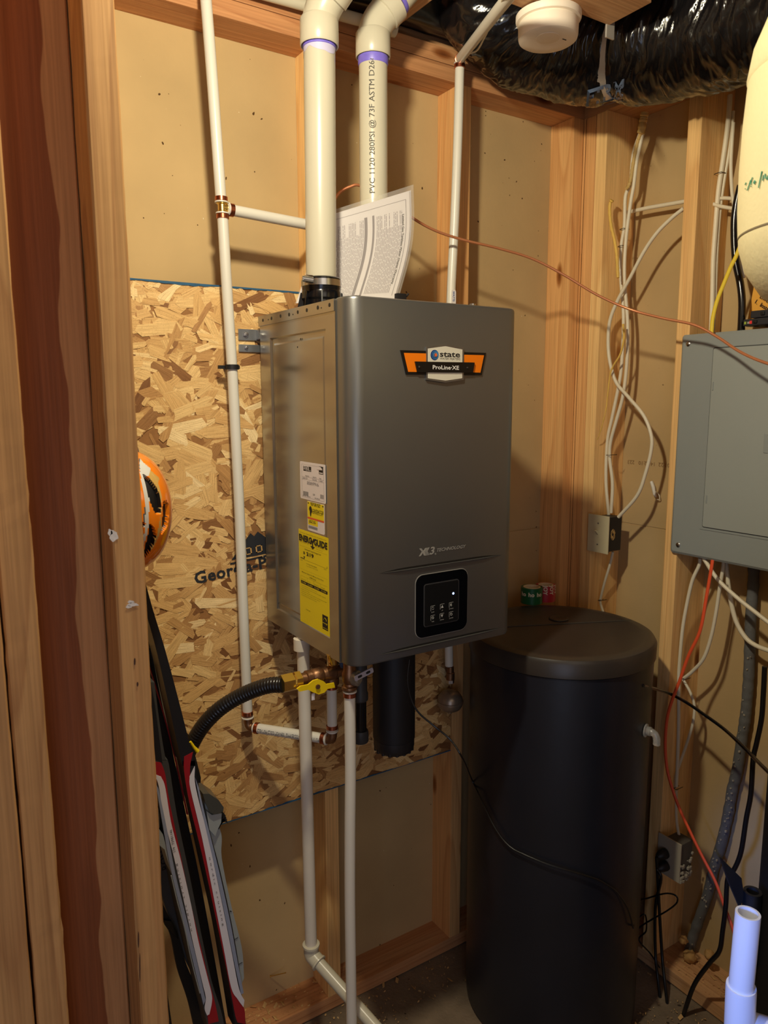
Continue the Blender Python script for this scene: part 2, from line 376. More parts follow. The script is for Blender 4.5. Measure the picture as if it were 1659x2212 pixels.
wb = MB().box((-1.6, DW+.002, 0), (1.9, DW+.03, H+.85)).build('wall_back', DRY); wb['kind'] = 'structure'
zs = P(1180, 1137, Y=DW).z
MB().box((-1.6, DW, zs+.002), (1.9, DW+.003, H+.80)).build('drywall_sheet', DRY, wb)
MB().box((-1.6, DW-.001, 0), (1.9, DW+.003, zs-.002)).build('drywall_sheet', DRY, wb)
for x, m in ((.325, STUD2), (.813, STUD2), (1.2195, STUD), (1.625, STUD)):
    MB().box((x, SF, ZP), (x+.038, DW, ZC), bev=.0018).build('stud', m, wb)
MB().box((-1.0, SF, H+.772), (1.79, DW, H+.808), bev=.0018).build('top_plate', STUDX, wb)
MB().box((-1.0, SF, H+.8095), (1.79, DW, H+.846), bev=.0018).build('top_plate', STUDX, wb)
MB().box((-1.0, SF, 0.0), (1.79, DW, ZP), bev=.0018).build('bottom_plate', STUDX, wb)
MB().box((-1.0, SF+.03, H+.848), (1.79, DW, H+1.09)).build('rim_joist', STUDX, wb)

wr = MB().box((RD+.002, -1.5, 0), (RD+.03, 1.9, H+.85)).build('wall_right', DRY); wr['kind'] = 'structure'
zs = P(1400, 1138, X=RD).z
MB().box((RD, -1.5, zs+.002), (RD+.003, 1.9, H+.80)).build('drywall_sheet', DRY, wr)
MB().box((RD-.001, -1.5, 0), (RD+.003, 1.9, zs-.002)).build('drywall_sheet', DRY, wr)
for y0, m in ((1.512, STUD), (1.472, STUD2), (1.181, STUD2), (0.775, STUD), (.369, STUD), (-.04, STUD)):
    MB().box((RX, y0, ZP), (RD, y0+.038, ZC), bev=.0022).build('stud', m, wr)
MB().box((RX, 1.546, ZP), (RX+.06, 1.5555, ZC)).build('stud', STUD, wr)
MB().box((RX, -1.2, H+.772), (RD, 1.556, H+.808), bev=.0018).build('top_plate', STUDY, wr)
MB().box((RX, -1.2, H+.8095), (RD, 1.556, H+.846), bev=.0018).build('top_plate', STUDY, wr)
MB().box((RX, -1.2, 0), (RD, 1.556, ZP), bev=.0018).build('bottom_plate', STUDY, wr)

# framing of the partition close at the left: narrow stud, flat stud, narrow stud, next one left
wl = MB().box((-1.6, .95, 0), (.24, 1.04, .038), bev=.001).build('wall_left', STUDX); wl['kind'] = 'structure'
def waney(x0, x1, y0, y1, m, amp=.0015, seed=0, wl_=wl):
    b = MB(); n = 120
    for i in range(n+1):
        z = .038+(H+.772-.038)*i/n
        e = [amp*noise.noise(Vector((z*6, seed+k*3, 1)))+amp*.6*noise.noise(Vector((z*40, seed+k*3, 5))) for k in range(4)]
        c = .0022
        b.v += [(x0+c, y0+e[0]*.3, z), (x1-c, y0+e[1]*.3, z), (x1+e[1], y0+c, z), (x1+e[2], y1, z), (x0+e[3], y1, z), (x0+e[0], y0+c, z)]
    for i in range(n):
        for k in range(6): b.f.append([i*6+k, i*6+(k+1) % 6, i*6+6+(k+1) % 6, i*6+6+k]); b.mi.append(0); b.sm.append(False)
    b.f += [list(range(6)), list(range(n*6, n*6+6))]; b.mi += [0, 0]; b.sm += [False, False]
    return b.build('stud', m, wl_)
waney(.2025, .2405, .950, 1.040, POST, seed=1)
waney(.1145, .2010, 1.018, 1.040, POSTR, .0005, seed=5)
waney(.0735, .1110, .950, 1.040, POST, .0022, seed=9)
waney(.0290, .0700, .938, 1.030, POST, .0012, seed=14)
waney(-.40, -.362, .950, 1.040, POST, seed=22)
MB().box((-1.6, .95, H+.772), (.24, 1.04, H+.81)).build('top_plate', STUDX, wl)
# paint dabs on the narrow stud
db = MB()
for (cx, cy, rx, ry) in ((246, 1158, 9, 12), (238, 1150, 5, 7), (287, 1306, 12, 4), (278, 1311, 6, 3), (283, 1300, 7, 3)):
    q = [P(cx+rx*cos(a)*(1+.25*sin(a*5)), cy+ry*sin(a)*(1+.2*cos(a*3)), Y=.9494) for a in [2*pi*i/14 for i in range(14)]]
    db.prism(q, (0, -.00015, 0))
db.build('paint_dab', mat('white_paint_dab', srgb(220, 215, 210), .6, var=.25, vscale=300), wl)
nl = MB()
for (cx, cy, rx, ry) in ((291, 1429, 2, 8), (297, 1478, 2, 5), (299, 2030, 1.5, 18), (302, 2090, 1.2, 32)):
    nl.prism([P(cx+rx*cos(a), cy+ry*sin(a), Y=.9494) for a in [2*pi*i/10 for i in range(10)]], (0, -.0003, 0))
nl.build('check_mark', mat('wood_crack', srgb(70, 40, 26), .8), wl)

# ceiling: subfloor, joists, black plastic vapour sheet between them
ce = MB().box((-1.6, -1.5, H+1.09), (1.9, 1.9, H+1.11)).build('ceiling', STUDX); ce['kind'] = 'structure'
for x in (-1.01, -.6, -.2, .206, .612, .987):
    MB().box((x, -1.4, H+.849), (x+.038, SF+.028, H+1.089), bev=.0015).build('joist', STUDY, ce)
# blocking across the bay and a second joist towards the corner
MB().box((.95, 1.045, H+.765), (1.292, 1.150, H+.803), bev=.0015).build('blocking', STUDX, ce)
MB().box((1.02, 1.165, H+.768), (1.20, 1.20, H+.86), bev=.0015).build('blocking', STUDX, ce)
MB().box((1.254, 1.0, H+.803), (1.292, 1.150, H+1.08), bev=.0015).build('blocking', STUDY, ce)
MB().box((1.394, -1.4, H+1.03), (1.432, 1.10, H+1.089), bev=.0015).build('joist', STUDY, ce)
def crumple(x, y, z, a):
    v = Vector((x, y, z)); r = 0
    for f, g in ((9, 1), (19, .55), (42, .28)):
        r += g*(1-2*abs(noise.noise(Vector((v.x*f, v.y*f*.5, v.z*f+3)))))
    return r*a
PLAST = mat('black_plastic_film', srgb(20, 19, 21), .20, var=.3, bump=.25, bscale=34, spec=.6)
vs_ = MB(); nx, ny = 110, 80
for i in range(nx+1):
    for j in range(ny+1):
        x, y = -.6+2.3*i/nx, .3+1.28*j/ny
        q_ = min(1, max(0, (y-1.44)/.09)); q_ = q_*q_*(3-2*q_); vs_.v.append((x, y if y < 1.55 else 1.55, H+.965-.105*q_+.02*(1-q_)*noise.noise(Vector((x*4, y*4, 2)))-crumple(x, y, 0, .010*(1-.8*q_))))
for i in range(nx):
    for j in range(ny):
        x = -.6+2.3*(i+.5)/nx
        a = i*(ny+1)+j; vs_.f.append([a, a+1, a+ny+2, a+ny+1]); vs_.mi.append(0); vs_.sm.append(True)
vs_.build('plastic_sheet', PLAST, ce)
# rest of the room behind the camera
wf = MB().box((-1.6, -1.53, 0), (1.9, -1.5, H+1.1)).build('wall_front', DRY); wf['kind'] = 'structure'
w4 = MB().box((-1.63, -1.5, 0), (-1.6, 1.9, H+1.1)).build('wall_far_left', DRY); w4['kind'] = 'structure'

# ================================================================== OSB BOARD
def osb_mat():
    m, N, L, b = newmat('osb_strands'); b.inputs['Roughness'].default_value = .5; b.inputs['Specular IOR Level'].default_value = .35
    at = N.new('ShaderNodeAttribute'); at.attribute_name = 'tone'
    r = ramp(N, [(0, srgb(104, 66, 38)), (.10, srgb(140, 96, 58)), (.28, srgb(190, 144, 90)), (.55, srgb(222, 180, 118)), (.8, srgb(238, 202, 140)), (1, srgb(248, 220, 166))])
    L.new(at.outputs['Fac'], r.inputs[0])
    uv = N.new('ShaderNodeUVMap'); uv.uv_map = 'UVMap'
    mp = N.new('ShaderNodeMapping'); mp.inputs['Scale'].default_value = (22, 520, 1); L.new(uv.outputs[0], mp.inputs['Vector'])
    n = N.new('ShaderNodeTexNoise'); n.inputs['Scale'].default_value = 1; n.inputs['Detail'].default_value = 3; L.new(mp.outputs[0], n.inputs['Vector'])
    r2 = ramp(N, [(.3, (.62, .56, .5, 1)), (.65, (1.12, 1.12, 1.12, 1))]); L.new(n.outputs['Fac'], r2.inputs[0])
    mx = N.new('ShaderNodeMix'); mx.data_type = 'RGBA'; mx.blend_type = 'MULTIPLY'; mx.inputs['Factor'].default_value = .7
    L.new(r.outputs[0], mx.inputs['A']); L.new(r2.outputs[0], mx.inputs['B'])
    tc = N.new('ShaderNodeTexCoord'); n4 = N.new('ShaderNodeTexNoise'); n4.inputs['Scale'].default_value = 420; L.new(tc.outputs['Object'], n4.inputs['Vector'])
    r4 = ramp(N, [(.3, (.55, .48, .42, 1)), (.42, (1, 1, 1, 1))]); L.new(n4.outputs['Fac'], r4.inputs[0])
    m2 = N.new('ShaderNodeMix'); m2.data_type = 'RGBA'; m2.blend_type = 'MULTIPLY'; m2.inputs['Factor'].default_value = .55
    L.new(mx.outputs['Result'], m2.inputs['A']); L.new(r4.outputs[0], m2.inputs['B']); L.new(m2.outputs['Result'], b.inputs['Base Color'])
    bp = N.new('ShaderNodeBump'); bp.inputs['Strength'].default_value = .5; bp.inputs['Distance'].default_value = .0008
    L.new(n.outputs['Fac'], bp.inputs['Height']); L.new(bp.outputs['Normal'], b.inputs['Normal'])
    return m
OF = 1.545
ox0, ox1, oz0, oz1 = -.1, 1.205, H-.978, H+.2376
osb = thing('strand_board', 'oriented strand board panel screwed to the studs behind the grey water heater', 'board', ((ox0+ox1)/2, OF, oz0))
MB().box((ox0, OF, oz0), (ox1, SF, oz1)).build('panel', mat('osb_core', srgb(150, 104, 58), .8, var=.3, vscale=60), osb)
rnd = random.Random(3)
fv, ff, ft, fuv = [], [], [], []
NF = 5200
for k in range(NF):
    q = k/NF
    big = rnd.random()
    L_ = (.05+.085*rnd.random()) if big > .45 else (.018+.04*rnd.random())
    W_ = L_*(.12+.28*rnd.random()) if L_ > .06 else L_*(.15+.4*rnd.random())
    W_ = min(W_, .028); L_ *= .8
    cx = ox0+(ox1-ox0)*rnd.random(); cz = oz0+(oz1-oz0)*rnd.random()
    a = rnd.gauss(0, .55) if rnd.random() < .72 else rnd.uniform(0, pi)
    ca, sa = cos(a), sin(a); y = OF-.0004-.0016*q
    tl, tw = rnd.uniform(-.008, .008), rnd.uniform(-.03, .03)
    hl, hw = L_/2, W_/2; sk = rnd.uniform(-.5, .5)*W_
    pts = [(-hl+sk+rnd.uniform(0, .15)*L_, -hw), (0, -hw*rnd.uniform(.7, 1.1)), (hl-rnd.uniform(0, .15)*L_, -hw*rnd.uniform(.6, 1)), (hl+sk, rnd.uniform(-.4, .4)*hw), (hl-rnd.uniform(0, .2)*L_+sk, hw), (-hl+rnd.uniform(0, .1)*L_, hw*rnd.uniform(.6, 1)), (-hl, rnd.uniform(-.3, .3)*hw)]
    vv = []
    for (u, v) in pts:
        x = min(max(cx+u*ca-v*sa, ox0), ox1); z = min(max(cz+u*sa+v*ca, oz0), oz1)
        vv.append((x, y+tl*u+tw*v, z))
    o = len(fv); fv += vv; ff.append(list(range(o, o+len(pts)))[::1])
    t = min(1, max(0, rnd.gauss(.6, .17))) if rnd.random() < .84 else rnd.uniform(.05, .34)
    if q < .25: t *= .6
    ft.append(t); uo = rnd.random()*9; fuv += [(u+uo, v+uo) for u, v in pts]
me = bpy.data.meshes.new('strands'); me.from_pydata(fv, [], ff)
at = me.attributes.new('tone', 'FLOAT', 'FACE'); at.data.foreach_set('value', ft)
uvl = me.uv_layers.new(name='UVMap'); uvl.data.foreach_set('uv', [c for p in fuv for c in p])
OSBM = osb_mat(); me.materials.append(OSBM)
o = bpy.data.objects.new('strands', me); COL.objects.link(o); put(o, osb); o['kind'] = 'stuff'
# blue edge sealer along top and bottom edges
BLUE = mat('blue_edge_sealer', srgb(34, 84, 118), .7, var=.35, vscale=80)
for zz, sgn, hh in ((oz1, -1, .005), (oz0, 1, .0035)):
    b = MB(); n = 300
    for i in range(n+1):
        x = ox0+(ox1-ox0)*i/n; e = hh*(.5+.9*abs(noise.noise(Vector((x*45, 0, zz))))+.7*noise.noise(Vector((x*9, 4, zz))))
        b.v += [(x, OF-.0026, zz-sgn*.0008), (x, OF-.0026, zz+sgn*max(e, .0004)), (x, OF+.008, zz-sgn*.0008)]
    for i in range(n):
        a = i*3; b.f += [[a, a+3, a+4, a+1], [a, a+2, a+5, a+3]]; b.mi += [0, 0]; b.sm += [False]*2
    b.build('edge_sealer', BLUE, osb)
# mill stamp, partly hidden behind the riser and the heater
st = MB()
o0 = P(421, 1262, Y=OF-.0028); ex = (P(590, 1222, Y=OF-.0028)-o0).normalized(); ez = Vector((-ex.z, 0, ex.x))
fn = lambda x, y: o0+ex*x+ez*y
text_to(st, 'Georgia-Pacific', .037, fn, bold=.03, sx=1.05, gap=1.08)
o1 = P(500, 1210, Y=OF-.0028); fn1 = lambda x, y: o1+ex*x+ez*y
tri = [(0, 0), (.052, .052), (.060, .043), (.070, .052), (.112, 0.012), (.112, -.004)]
st.add([fn1(*p) for p in tri], [(0, 1, 2, 3, 4, 5)])
for i in range(3): quad(st, fn1, -.004+i*.040, -.010, .034+i*.040, -.006)
WINK = MB()
fn2 = lambda x, y: o1+ex*x+ez*y+Vector((0, -.0003, 0))
for i in range(3):
    quad(WINK, fn2, .034+i*.026, .004, .050+i*.026, .006); quad(WINK, fn2, .034+i*.026, .018, .050+i*.026, .020)
    quad(WINK, fn2, .034+i*.026, .004, .037+i*.026, .020); quad(WINK, fn2, .047+i*.026, .004, .050+i*.026, .020)
so = st.build('mill_stamp', mat('stamp_ink', srgb(34, 36, 42), .7, var=.3, vscale=120), osb)
WINK.build('stamp_gap', mat('osb_tan_print', srgb(200, 156, 92), .7), osb)

# ================================================================== WATER HEATER
X0, X1, YC, YS, YR, Z0, Z1 = .650, 1.048, 1.130, 1.175, 1.510, H-.495, H+.1745
wh = thing('water_heater', 'dark grey wall mounted tankless water heater with orange and white badge', 'water heater', ((X0+X1)/2, YR, Z0))
# cabinet with an embossed recess in the left side
sfn = lambda px, py: P(px, py, X=X0)
r4 = [sfn(582, 731), sfn(702.5, 709), sfn(713.5, 1382.5), sfn(599, 1313.5)]
yA = (r4[0].y+r4[3].y)/2; yB = (r4[1].y+r4[2].y)/2; zT = (r4[0].z+r4[1].z)/2; zB = (r4[2].z+r4[3].z)/2
b = MB()
def ring(e, dx): return [(X0+dx, yA-e, zB+e), (X0+dx, yB+e, zB+e), (X0+dx, yB+e, zT-e), (X0+dx, yA-e, zT-e)]
rings = [[(X0, YR, Z0), (X0, YS, Z0), (X0, YS, Z1), (X0, YR, Z1)], ring(0, 0), ring(.003, .0035), ring(.012, .0035), ring(.016, .0022)]
for q in rings: b.v += q
for i in range(len(rings)-1):
    for k in range(4): b.f.append([i*4+k, i*4+(k+1) % 4, i*4+4+(k+1) % 4, i*4+4+k]); b.mi.append(0); b.sm.append(False)
k = (len(rings)-1)*4; b.f.append([k, k+1, k+2, k+3]); b.mi.append(0); b.sm.append(False)
o = len(b.v); b.v += [(X1, YR, Z0), (X1, YS, Z0), (X1, YS, Z1), (X1, YR, Z1)]
for f in ((0, 1, o+1, o), (3, 2, o+2, o+3), (0, 3, o+3, o), (o, o+1, o+2, o+3), (1, 2, o+2, o+1)): b.f.append(list(f)); b.mi.append(0); b.sm.append(False)
cab = b.build('cabinet', HEATS, wh)
# folded top flange with holes
fl_ = MB().box((X0-.0022, YS+.002, H+.1545), (X0+.02, YR+.003, Z1+.001), bev=.0006)
fl_.build('top_flange', HEATS, wh)
hb = MB()
for (x, y, r) in ((567.7, 691.8, .0032), (586.3, 687.6, .0034), (605.8, 682.8, .0034), (624.3, 679.5, .0036), (643, 674.3, .0034), (662.5, 670, .0036), (686.3, 664.5, .0038), (711.5, 658.7, .0036), (579.5, 690.5, .0013), (632.7, 679.3, .0014), (693.8, 665, .0013), (649.5, 732.5, .0022), (642.6, 749.8, .0016), (601.5, 1303, .0014)):
    c = P(x, y, X=X0-.0024 if y < 700 else X0+.002); hb.cyl(c, c+Vector((-.0003, 0, 0)), r, 10)
hb.build('rivet_holes', BLK, wh)['kind'] = 'stuff'
# front cover: rounded vertical edges
def section(x0, x1, y0, y1, rr):
    o = [(x1, y1), (x0, y1)]
    for i in range(9): a = radians(180+90*i/8); o.append((x0+rr+rr*cos(a), y0+rr+rr*sin(a)))
    for i in range(9): a = radians(270+90*i/8); o.append((x1-rr+rr*cos(a), y0+rr+rr*sin(a)))
    return o
b = MB(); lv = [(.005, Z0+.000), (.0015, Z0+.0015), (0, Z0+.005), (0, Z1-.003), (.0015, Z1+.001), (.005, Z1+.003)]
ns = None
for e, z in lv:
    s_ = section(X0+.0012+e, X1-.0005-e, YC+e, YS+.002, .030-e*.5); ns = len(s_); b.v += [(x, y, z) for x, y in s_]
for i in range(len(lv)-1):
    for k in range(ns): b.f.append([i*ns+k, i*ns+(k+1) % ns, i*ns+ns+(k+1) % ns, i*ns+ns+k]); b.mi.append(0); b.sm.append(True)
b.f += [list(range(ns))[::-1], list(range((len(lv)-1)*ns, len(lv)*ns))]; b.mi += [0, 0]; b.sm += [False, False]
b.build('front_cover', HEAT, wh)
MB().box((X0-.0006, YS-.001, Z0+.002), (X0+.01, YS+.001, Z1-.002)).build('cover_seam', mat('dark_seam', srgb(70, 66, 60), .6), wh)
# pressed character lines
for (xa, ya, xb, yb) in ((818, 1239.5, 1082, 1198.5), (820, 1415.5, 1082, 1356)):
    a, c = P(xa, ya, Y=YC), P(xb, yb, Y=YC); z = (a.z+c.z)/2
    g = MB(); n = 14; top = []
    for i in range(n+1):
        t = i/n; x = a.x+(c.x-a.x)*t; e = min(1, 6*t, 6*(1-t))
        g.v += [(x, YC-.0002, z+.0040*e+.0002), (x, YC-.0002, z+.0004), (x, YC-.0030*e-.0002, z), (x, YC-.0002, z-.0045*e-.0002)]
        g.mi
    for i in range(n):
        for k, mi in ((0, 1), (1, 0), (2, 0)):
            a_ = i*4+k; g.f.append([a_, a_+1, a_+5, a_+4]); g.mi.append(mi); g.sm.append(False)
    g.build('crease_line', [HEAT, mat('crease_shade', srgb(36, 35, 34), .5, metal=.4)], wh)  # upper facet coloured dark as the shade of the crease
# top screws + cover tabs
for (x, y) in ((772, 641), (1021, 658.5)):
    c = P(x, y, Y=YS+.01); MB().cyl((c.x, c.y, Z1-.002), (c.x, c.y, c.z+.002), .006, 14).build('cover_screw', STEEL, wh)
# badge
BO = P(873, 756.5, Y=YC); bl = P(872, 756.5, Y=YC)
def bp_(x, y, off=.0): q = P(x, y, Y=YC-off); return q
def bpoly(pts, d0, d1):  # raised plate on the front face between depths d0,d1, traced on the cover plane
    return [Vector((p.x, YC-d0, p.z)) for p in [P(x, y, Y=YC) for x, y in pts]], Vector((0, -(d1-d0), 0))
bx = lambda u, v: (850+u/7.9, 720+v/7.9)
badge = MB().prism(*bpoly([bx(*q) for q in ((110, 288), (540, 300), (1180, 322), (1570, 335), (1495, 715), (1180, 712), (545, 705), (205, 702))], 0, .002)).build('badge', mat('badge_black', srgb(20, 19, 18), .35), wh)
MB().prism(*bpoly([bx(*q) for q in ((165, 335), (555, 345), (555, 490), (345, 484), (385, 660), (240, 658))], .002, .0024)).build('orange_field', ORG, badge)
b = MB(); b.prism(*bpoly([bx(*q) for q in ((1175, 366), (1532, 375), (1470, 672), (1325, 667), (1358, 503), (1175, 497))], .002, .0024))
b.build('orange_field', ORG, badge)
MB().prism(*bpoly([bx(*q) for q in ((542, 232), (865, 192), (1185, 252), (1180, 795), (868, 842), (542, 792))], 0, .0034)).build('shield_rim', GALV, badge)
MB().prism(*bpoly([bx(*q) for q in ((568, 262), (865, 222), (1155, 278), (1152, 768), (868, 808), (568, 768))], .0034, .0038)).build('shield_face', mat('shield_white', srgb(226, 222, 204), .35, var=.02), badge)
MB().prism(*bpoly([bx(*q) for q in ((345, 482), (860, 492), (1358, 500), (1330, 672), (860, 672), (380, 665))], .0034, .0052)).build('name_bar', mat('badge_black', '', .3), badge)
def ftxt(mb, s, x0, y0, x1, hpx, d, mi=0, **k):
    """text whose left/right ends sit at px (x0,y0),(x1,.) on the cover front; cap height hpx pixels"""
    a = P(x0, y0, Y=YC); c = P(x1, y0, Y=YC); t = P(x0, y0-hpx, Y=YC); hgt = (t.z-a.z)
    vs, fs = tmesh(s, 1.0, **k); xs = [v[0] for v in vs]; cap = max(v[1] for v in tmesh('H', 1.0, **{q: w_ for q, w_ in k.items() if q != 'align'})[0])
    wd = max(xs)-min(xs); sx = (c.x-a.x)/wd; sz = hgt/cap; x_ = min(xs)
    mb.add([(a.x+(v[0]-x_)*sx, YC-d, a.z+v[1]*sz) for v in vs], fs, mi)
b = MB(); ftxt(b, 'state', *bx(768, 398), bx(1115, 0)[0], 12, .0040, bold=.02); ftxt(b, 'WATER HEATERS', *bx(768, 448), bx(1115, 0)[0], 4.6, .0040, bold=-.005)
b.build('lettering', INK, badge)
b = MB(); ftxt(b, 'ProLine·XE', *bx(640, 612), bx(1088, 0)[0], 8.6, .0055, bold=.02); b.build('lettering', mat('badge_white', srgb(240, 240, 235), .4), badge)
b = MB(); cc = bx(680, 372)
for i, (r_, dx, mi) in enumerate(((11.2, 0, 0), (9.0, 1.0, 1), (7.2, .3, 0), (5.6, 1.2, 2), (4.8, 1.2, 0), (3.6, 1.8, 3))):
    b.prism([Vector((p.x, YC-.0039-.00025*i, p.z)) for p in [P(cc[0]+dx+r_*.78*cos(a), cc[1]+r_*sin(a), Y=YC) for a in [2*pi*j/26 for j in range(26)]]], (0, -.0002, 0), mi)
b.build('roundel', [mat('logo_navy', srgb(28, 58, 120), .4), mat('logo_blue', srgb(60, 140, 200), .4), mat('logo_cyan', srgb(130, 200, 220), .4), mat('logo_orange', srgb(235, 110, 60), .4)], badge)
for q in ((445, 575), (1265, 588)):
    c = P(*bx(*q), Y=YC-.005); s_ = MB().lathe([(.0026, 0), (.0026, .0008), (.0016, .0016), (0, .0018)], c, (0, -1, 0), 14); s_.build('screw', mat('dark_screw', srgb(96, 92, 86), .35, metal=1), badge)
    MB().box((c.x-.0014, c.y-.0021, c.z-.0003), (c.x+.0014, c.y-.0016, c.z+.0003)).build('screw_slot', BLK, badge)
# X3 TECHNOLOGY mark
tk = lambda u, v: (850+u/8.295, 1150+v/8.296)
b = MB()
def fpoly(mb, pts, d=.0006):
    pp = [P(x, y, Y=YC) for x, y in pts]; mb.prism([Vector((p.x, YC, p.z)) for p in pp], (0, -d, 0))
fpoly(b, [tk(*q) for q in ((458, 292), (500, 288), (535, 335), (570, 283), (596, 280), (555, 342), (582, 415), (545, 417), (522, 372), (488, 424), (458, 430), (507, 350))])
fpoly(b, [tk(*q) for q in ((598, 279), (612, 277), (572, 342), (604, 411), (590, 413), (560, 342))])
fpoly(b, [tk(*q) for q in ((618, 275), (630, 273), (592, 340), (624, 407), (612, 409), (578, 342))])
fpoly(b, [tk(*q) for q in ((636, 272), (644, 271), (608, 338), (642, 404), (634, 406), (596, 340))])
sh = tk(640, 395)
a0 = P(*sh, Y=YC); a1 = P(*tk(738, 395), Y=YC); at_ = P(sh[0], sh[1]-17, Y=YC)
def gtxt(mb, s, A, B, cap, d, **k):
    vs, fs = tmesh(s, 1.0, **k); xs = [v[0] for v in vs]; x_ = min(xs); sx = (B.x-A.x)/(max(xs)-x_); ch = max(v[1] for v in vs)
    mb.add([(A.x+(v[0]-x_)*sx, YC-d, A.z+v[1]*cap/ch) for v in vs], fs)
gtxt(b, '3', P(*tk(640, 395), Y=YC), P(*tk(738, 380), Y=YC), P(*tk(640, 258), Y=YC).z-P(*tk(640, 390), Y=YC).z, .0006, bold=.03, shear=.2)
gtxt(b, 'TECHNOLOGY', P(*tk(775, 345), Y=YC), P(*tk(1296, 262), Y=YC), P(*tk(790, 285), Y=YC).z-P(*tk(790, 342), Y=YC).z, .0006, bold=.02, shear=.3)
c = P(*tk(752, 386), Y=YC); b.lathe([(.0009, 0), (.0016, 0), (.0016, .0006), (.0009, .0006), (.0009, 0)], (c.x, YC, c.z), (0, -1, 0), 16, sm=False)
b.build('model_lettering', GREYL, wh)
# control panel
ck = tk
def cpoly(pts): return [Vector((p.x, YC, p.z)) for p in [P(*ck(*q), Y=YC) for q in pts]]
TL, TR, BR, BL = [P(*ck(*q), Y=YC) for q in ((395, 780), (1322, 640), (1322, 1720), (392, 1905))]
cx0, cx1, cz0, cz1 = TL.x, TR.x, (BL.z+BR.z)/2, (TL.z+TR.z)/2
def rr3(x0, z0, x1, z1, r, y, k=6): return [Vector((x, y, z)) for x, z in rrect(x0, z0, x1, z1, r, k)]
b = MB(); o_ = rr3(cx0, cz0, cx1, cz1, .017, YC-.0016); b.prism(rr3(cx0, cz0, cx1, cz1, .017, YC), (0, -.0016, 0), sm=False)
cp = b.build('control_panel', mat('panel_gloss_black', srgb(6, 7, 11), .12, var=.05), wh)
b = MB(); oo = rr3(cx0-.0012, cz0-.0012, cx1+.0012, cz1+.0012, .018, YC); b.prism(oo, (0, -.0007, 0)); b.build('bezel_edge', GREYL, cp)
A, B_, C_, D_ = [P(*ck(*q), Y=YC) for q in ((548, 945), (1150, 845), (1150, 1560), (548, 1680))]
sx0, sx1, sz0, sz1 = A.x, B_.x, (C_.z+D_.z)/2, (A.z+B_.z)/2
MB().prism(rr3(sx0-.002, sz0-.002, sx1+.002, sz1+.002, .006, YC-.0016), (0, -.0006, 0)).build('screen_frame', mat('screen_frame', srgb(60, 60, 62), .3), cp)
MB().prism(rr3(sx0, sz0, sx1, sz1, .004, YC-.0022), (0, -.0006, 0)).build('screen', mat('touch_screen', srgb(24, 24, 25), .1, var=.05), cp)
LINE = mat('panel_marks', srgb(190, 190, 186), .5)
fs_ = lambda q, d=.0029: (lambda p: Vector((p.x, YC-d, p.z)))(P(*ck(*q), Y=YC))
keys = [((690, 1355), 'pump', 'PUMP'), ((858, 1322), 'up', 'UP'), ((1018, 1292), 'set', 'SETTING'), ((690, 1523), 'time', 'TIME'), ((852, 1490), 'down', 'DOWN'), ((1018, 1460), 'power', 'ON/OFF')]
for (cx, cy), kd, word in keys:
    c = fs_((cx, cy)); hs = .0052
    kb = MB()
    for x0, z0, x1, z1 in ((-hs, -hs, -hs+.0005, hs), (-hs, hs-.0005, hs, hs)): kb.box((c.x+x0, c.y, c.z+z0), (c.x+x1, c.y-.0002, c.z+z1))
    if kd == 'up': kb.prism([c+Vector((-.003, 0, -.0027)), c+Vector((.003, 0, -.0027)), c+Vector((0, 0, .0030))], (0, -.0002, 0))
    elif kd == 'down': kb.prism([c+Vector((-.003, 0, .0027)), c+Vector((.003, 0, .0027)), c+Vector((0, 0, -.0030))], (0, -.0002, 0))
    else:
        for s0, s1 in {'pump': ((20, 160), (200, 340)), 'set': ((40, 320),), 'time': ((0, 360),), 'power': ((110, 430),)}[kd]:
            q = [radians(s0+(s1-s0)*i/14) for i in range(15)]
            kb.tube([c+Vector((.0025*cos(t), 0, .0025*sin(t))) for t in q], .0003, 5)
        if kd in ('time', 'power'): kb.tube([c+Vector((0, 0, .0032 if kd == 'power' else .0015)), c], .0003, 5)
        if kd == 'time': kb.tube([c, c+Vector((.0012, 0, -.0008))], .0003, 5)
        if kd == 'set': kb.tube([c+Vector((-.001, 0, -.001)), c+Vector((.001, 0, .001))], .0005, 5)
    text_to(kb, word, .0028, lambda x, y: Vector((c.x+x, c.y-.0001, c.z-.0088+y)), align='CENTER')
    kb.build('touch_key', LINE, cp)
c = fs_((1055, 1088)); MB().lathe([(.0022, 0), (.0022, .0003), (0, .0005)], c, (0, -1, 0), 16).build('indicator_light', mat('blue_led', '#9db8ff', .3, emit='#8fb0ff', estr=6), cp)

# ---- stickers on the left side
sy = lambda px, py, dx=.0: P(px, py, X=X0+.0022+dx)
def sticker(name, mname, corners, crad=.003):
    """corners: TL, TR, BR, BL pixels -> rectangle on the side panel; returns object and local frame"""
    q = [sy(*c) for c in corners]; y0 = (q[0].y+q[3].y)/2; y1 = (q[1].y+q[2].y)/2; z1 = (q[0].z+q[1].z)/2; z0 = (q[2].z+q[3].z)/2
    W_, H_ = y0-y1, z1-z0
    fr = lambda x, y, d=.0006: Vector((X0+.0022-d, y0-x, z0+y))
    mb = MB().prism([fr(x, y, .0) for x, y in rrect(0, 0, W_, H_, crad, 3)], (-.0004, 0, 0))
    return mb.build(name, mname, wh), fr, W_, H_
u6 = lambda u, v: (600+u/5.269, 980+v/5.267)
wl1, fr, W_, H_ = sticker('rating_label', WHITE, [u6(*q) for q in ((253, 82), (543, 130), (547, 575), (262, 503))])
b = MB()
def rect(b, x0, y0, x1, y1, d=.0005): b.add([fr(x0*W_, y0*H_, d), fr(x1*W_, y0*H_, d), fr(x1*W_, y1*H_, d), fr(x0*W_, y1*H_, d)], [(0, 1, 2, 3)])
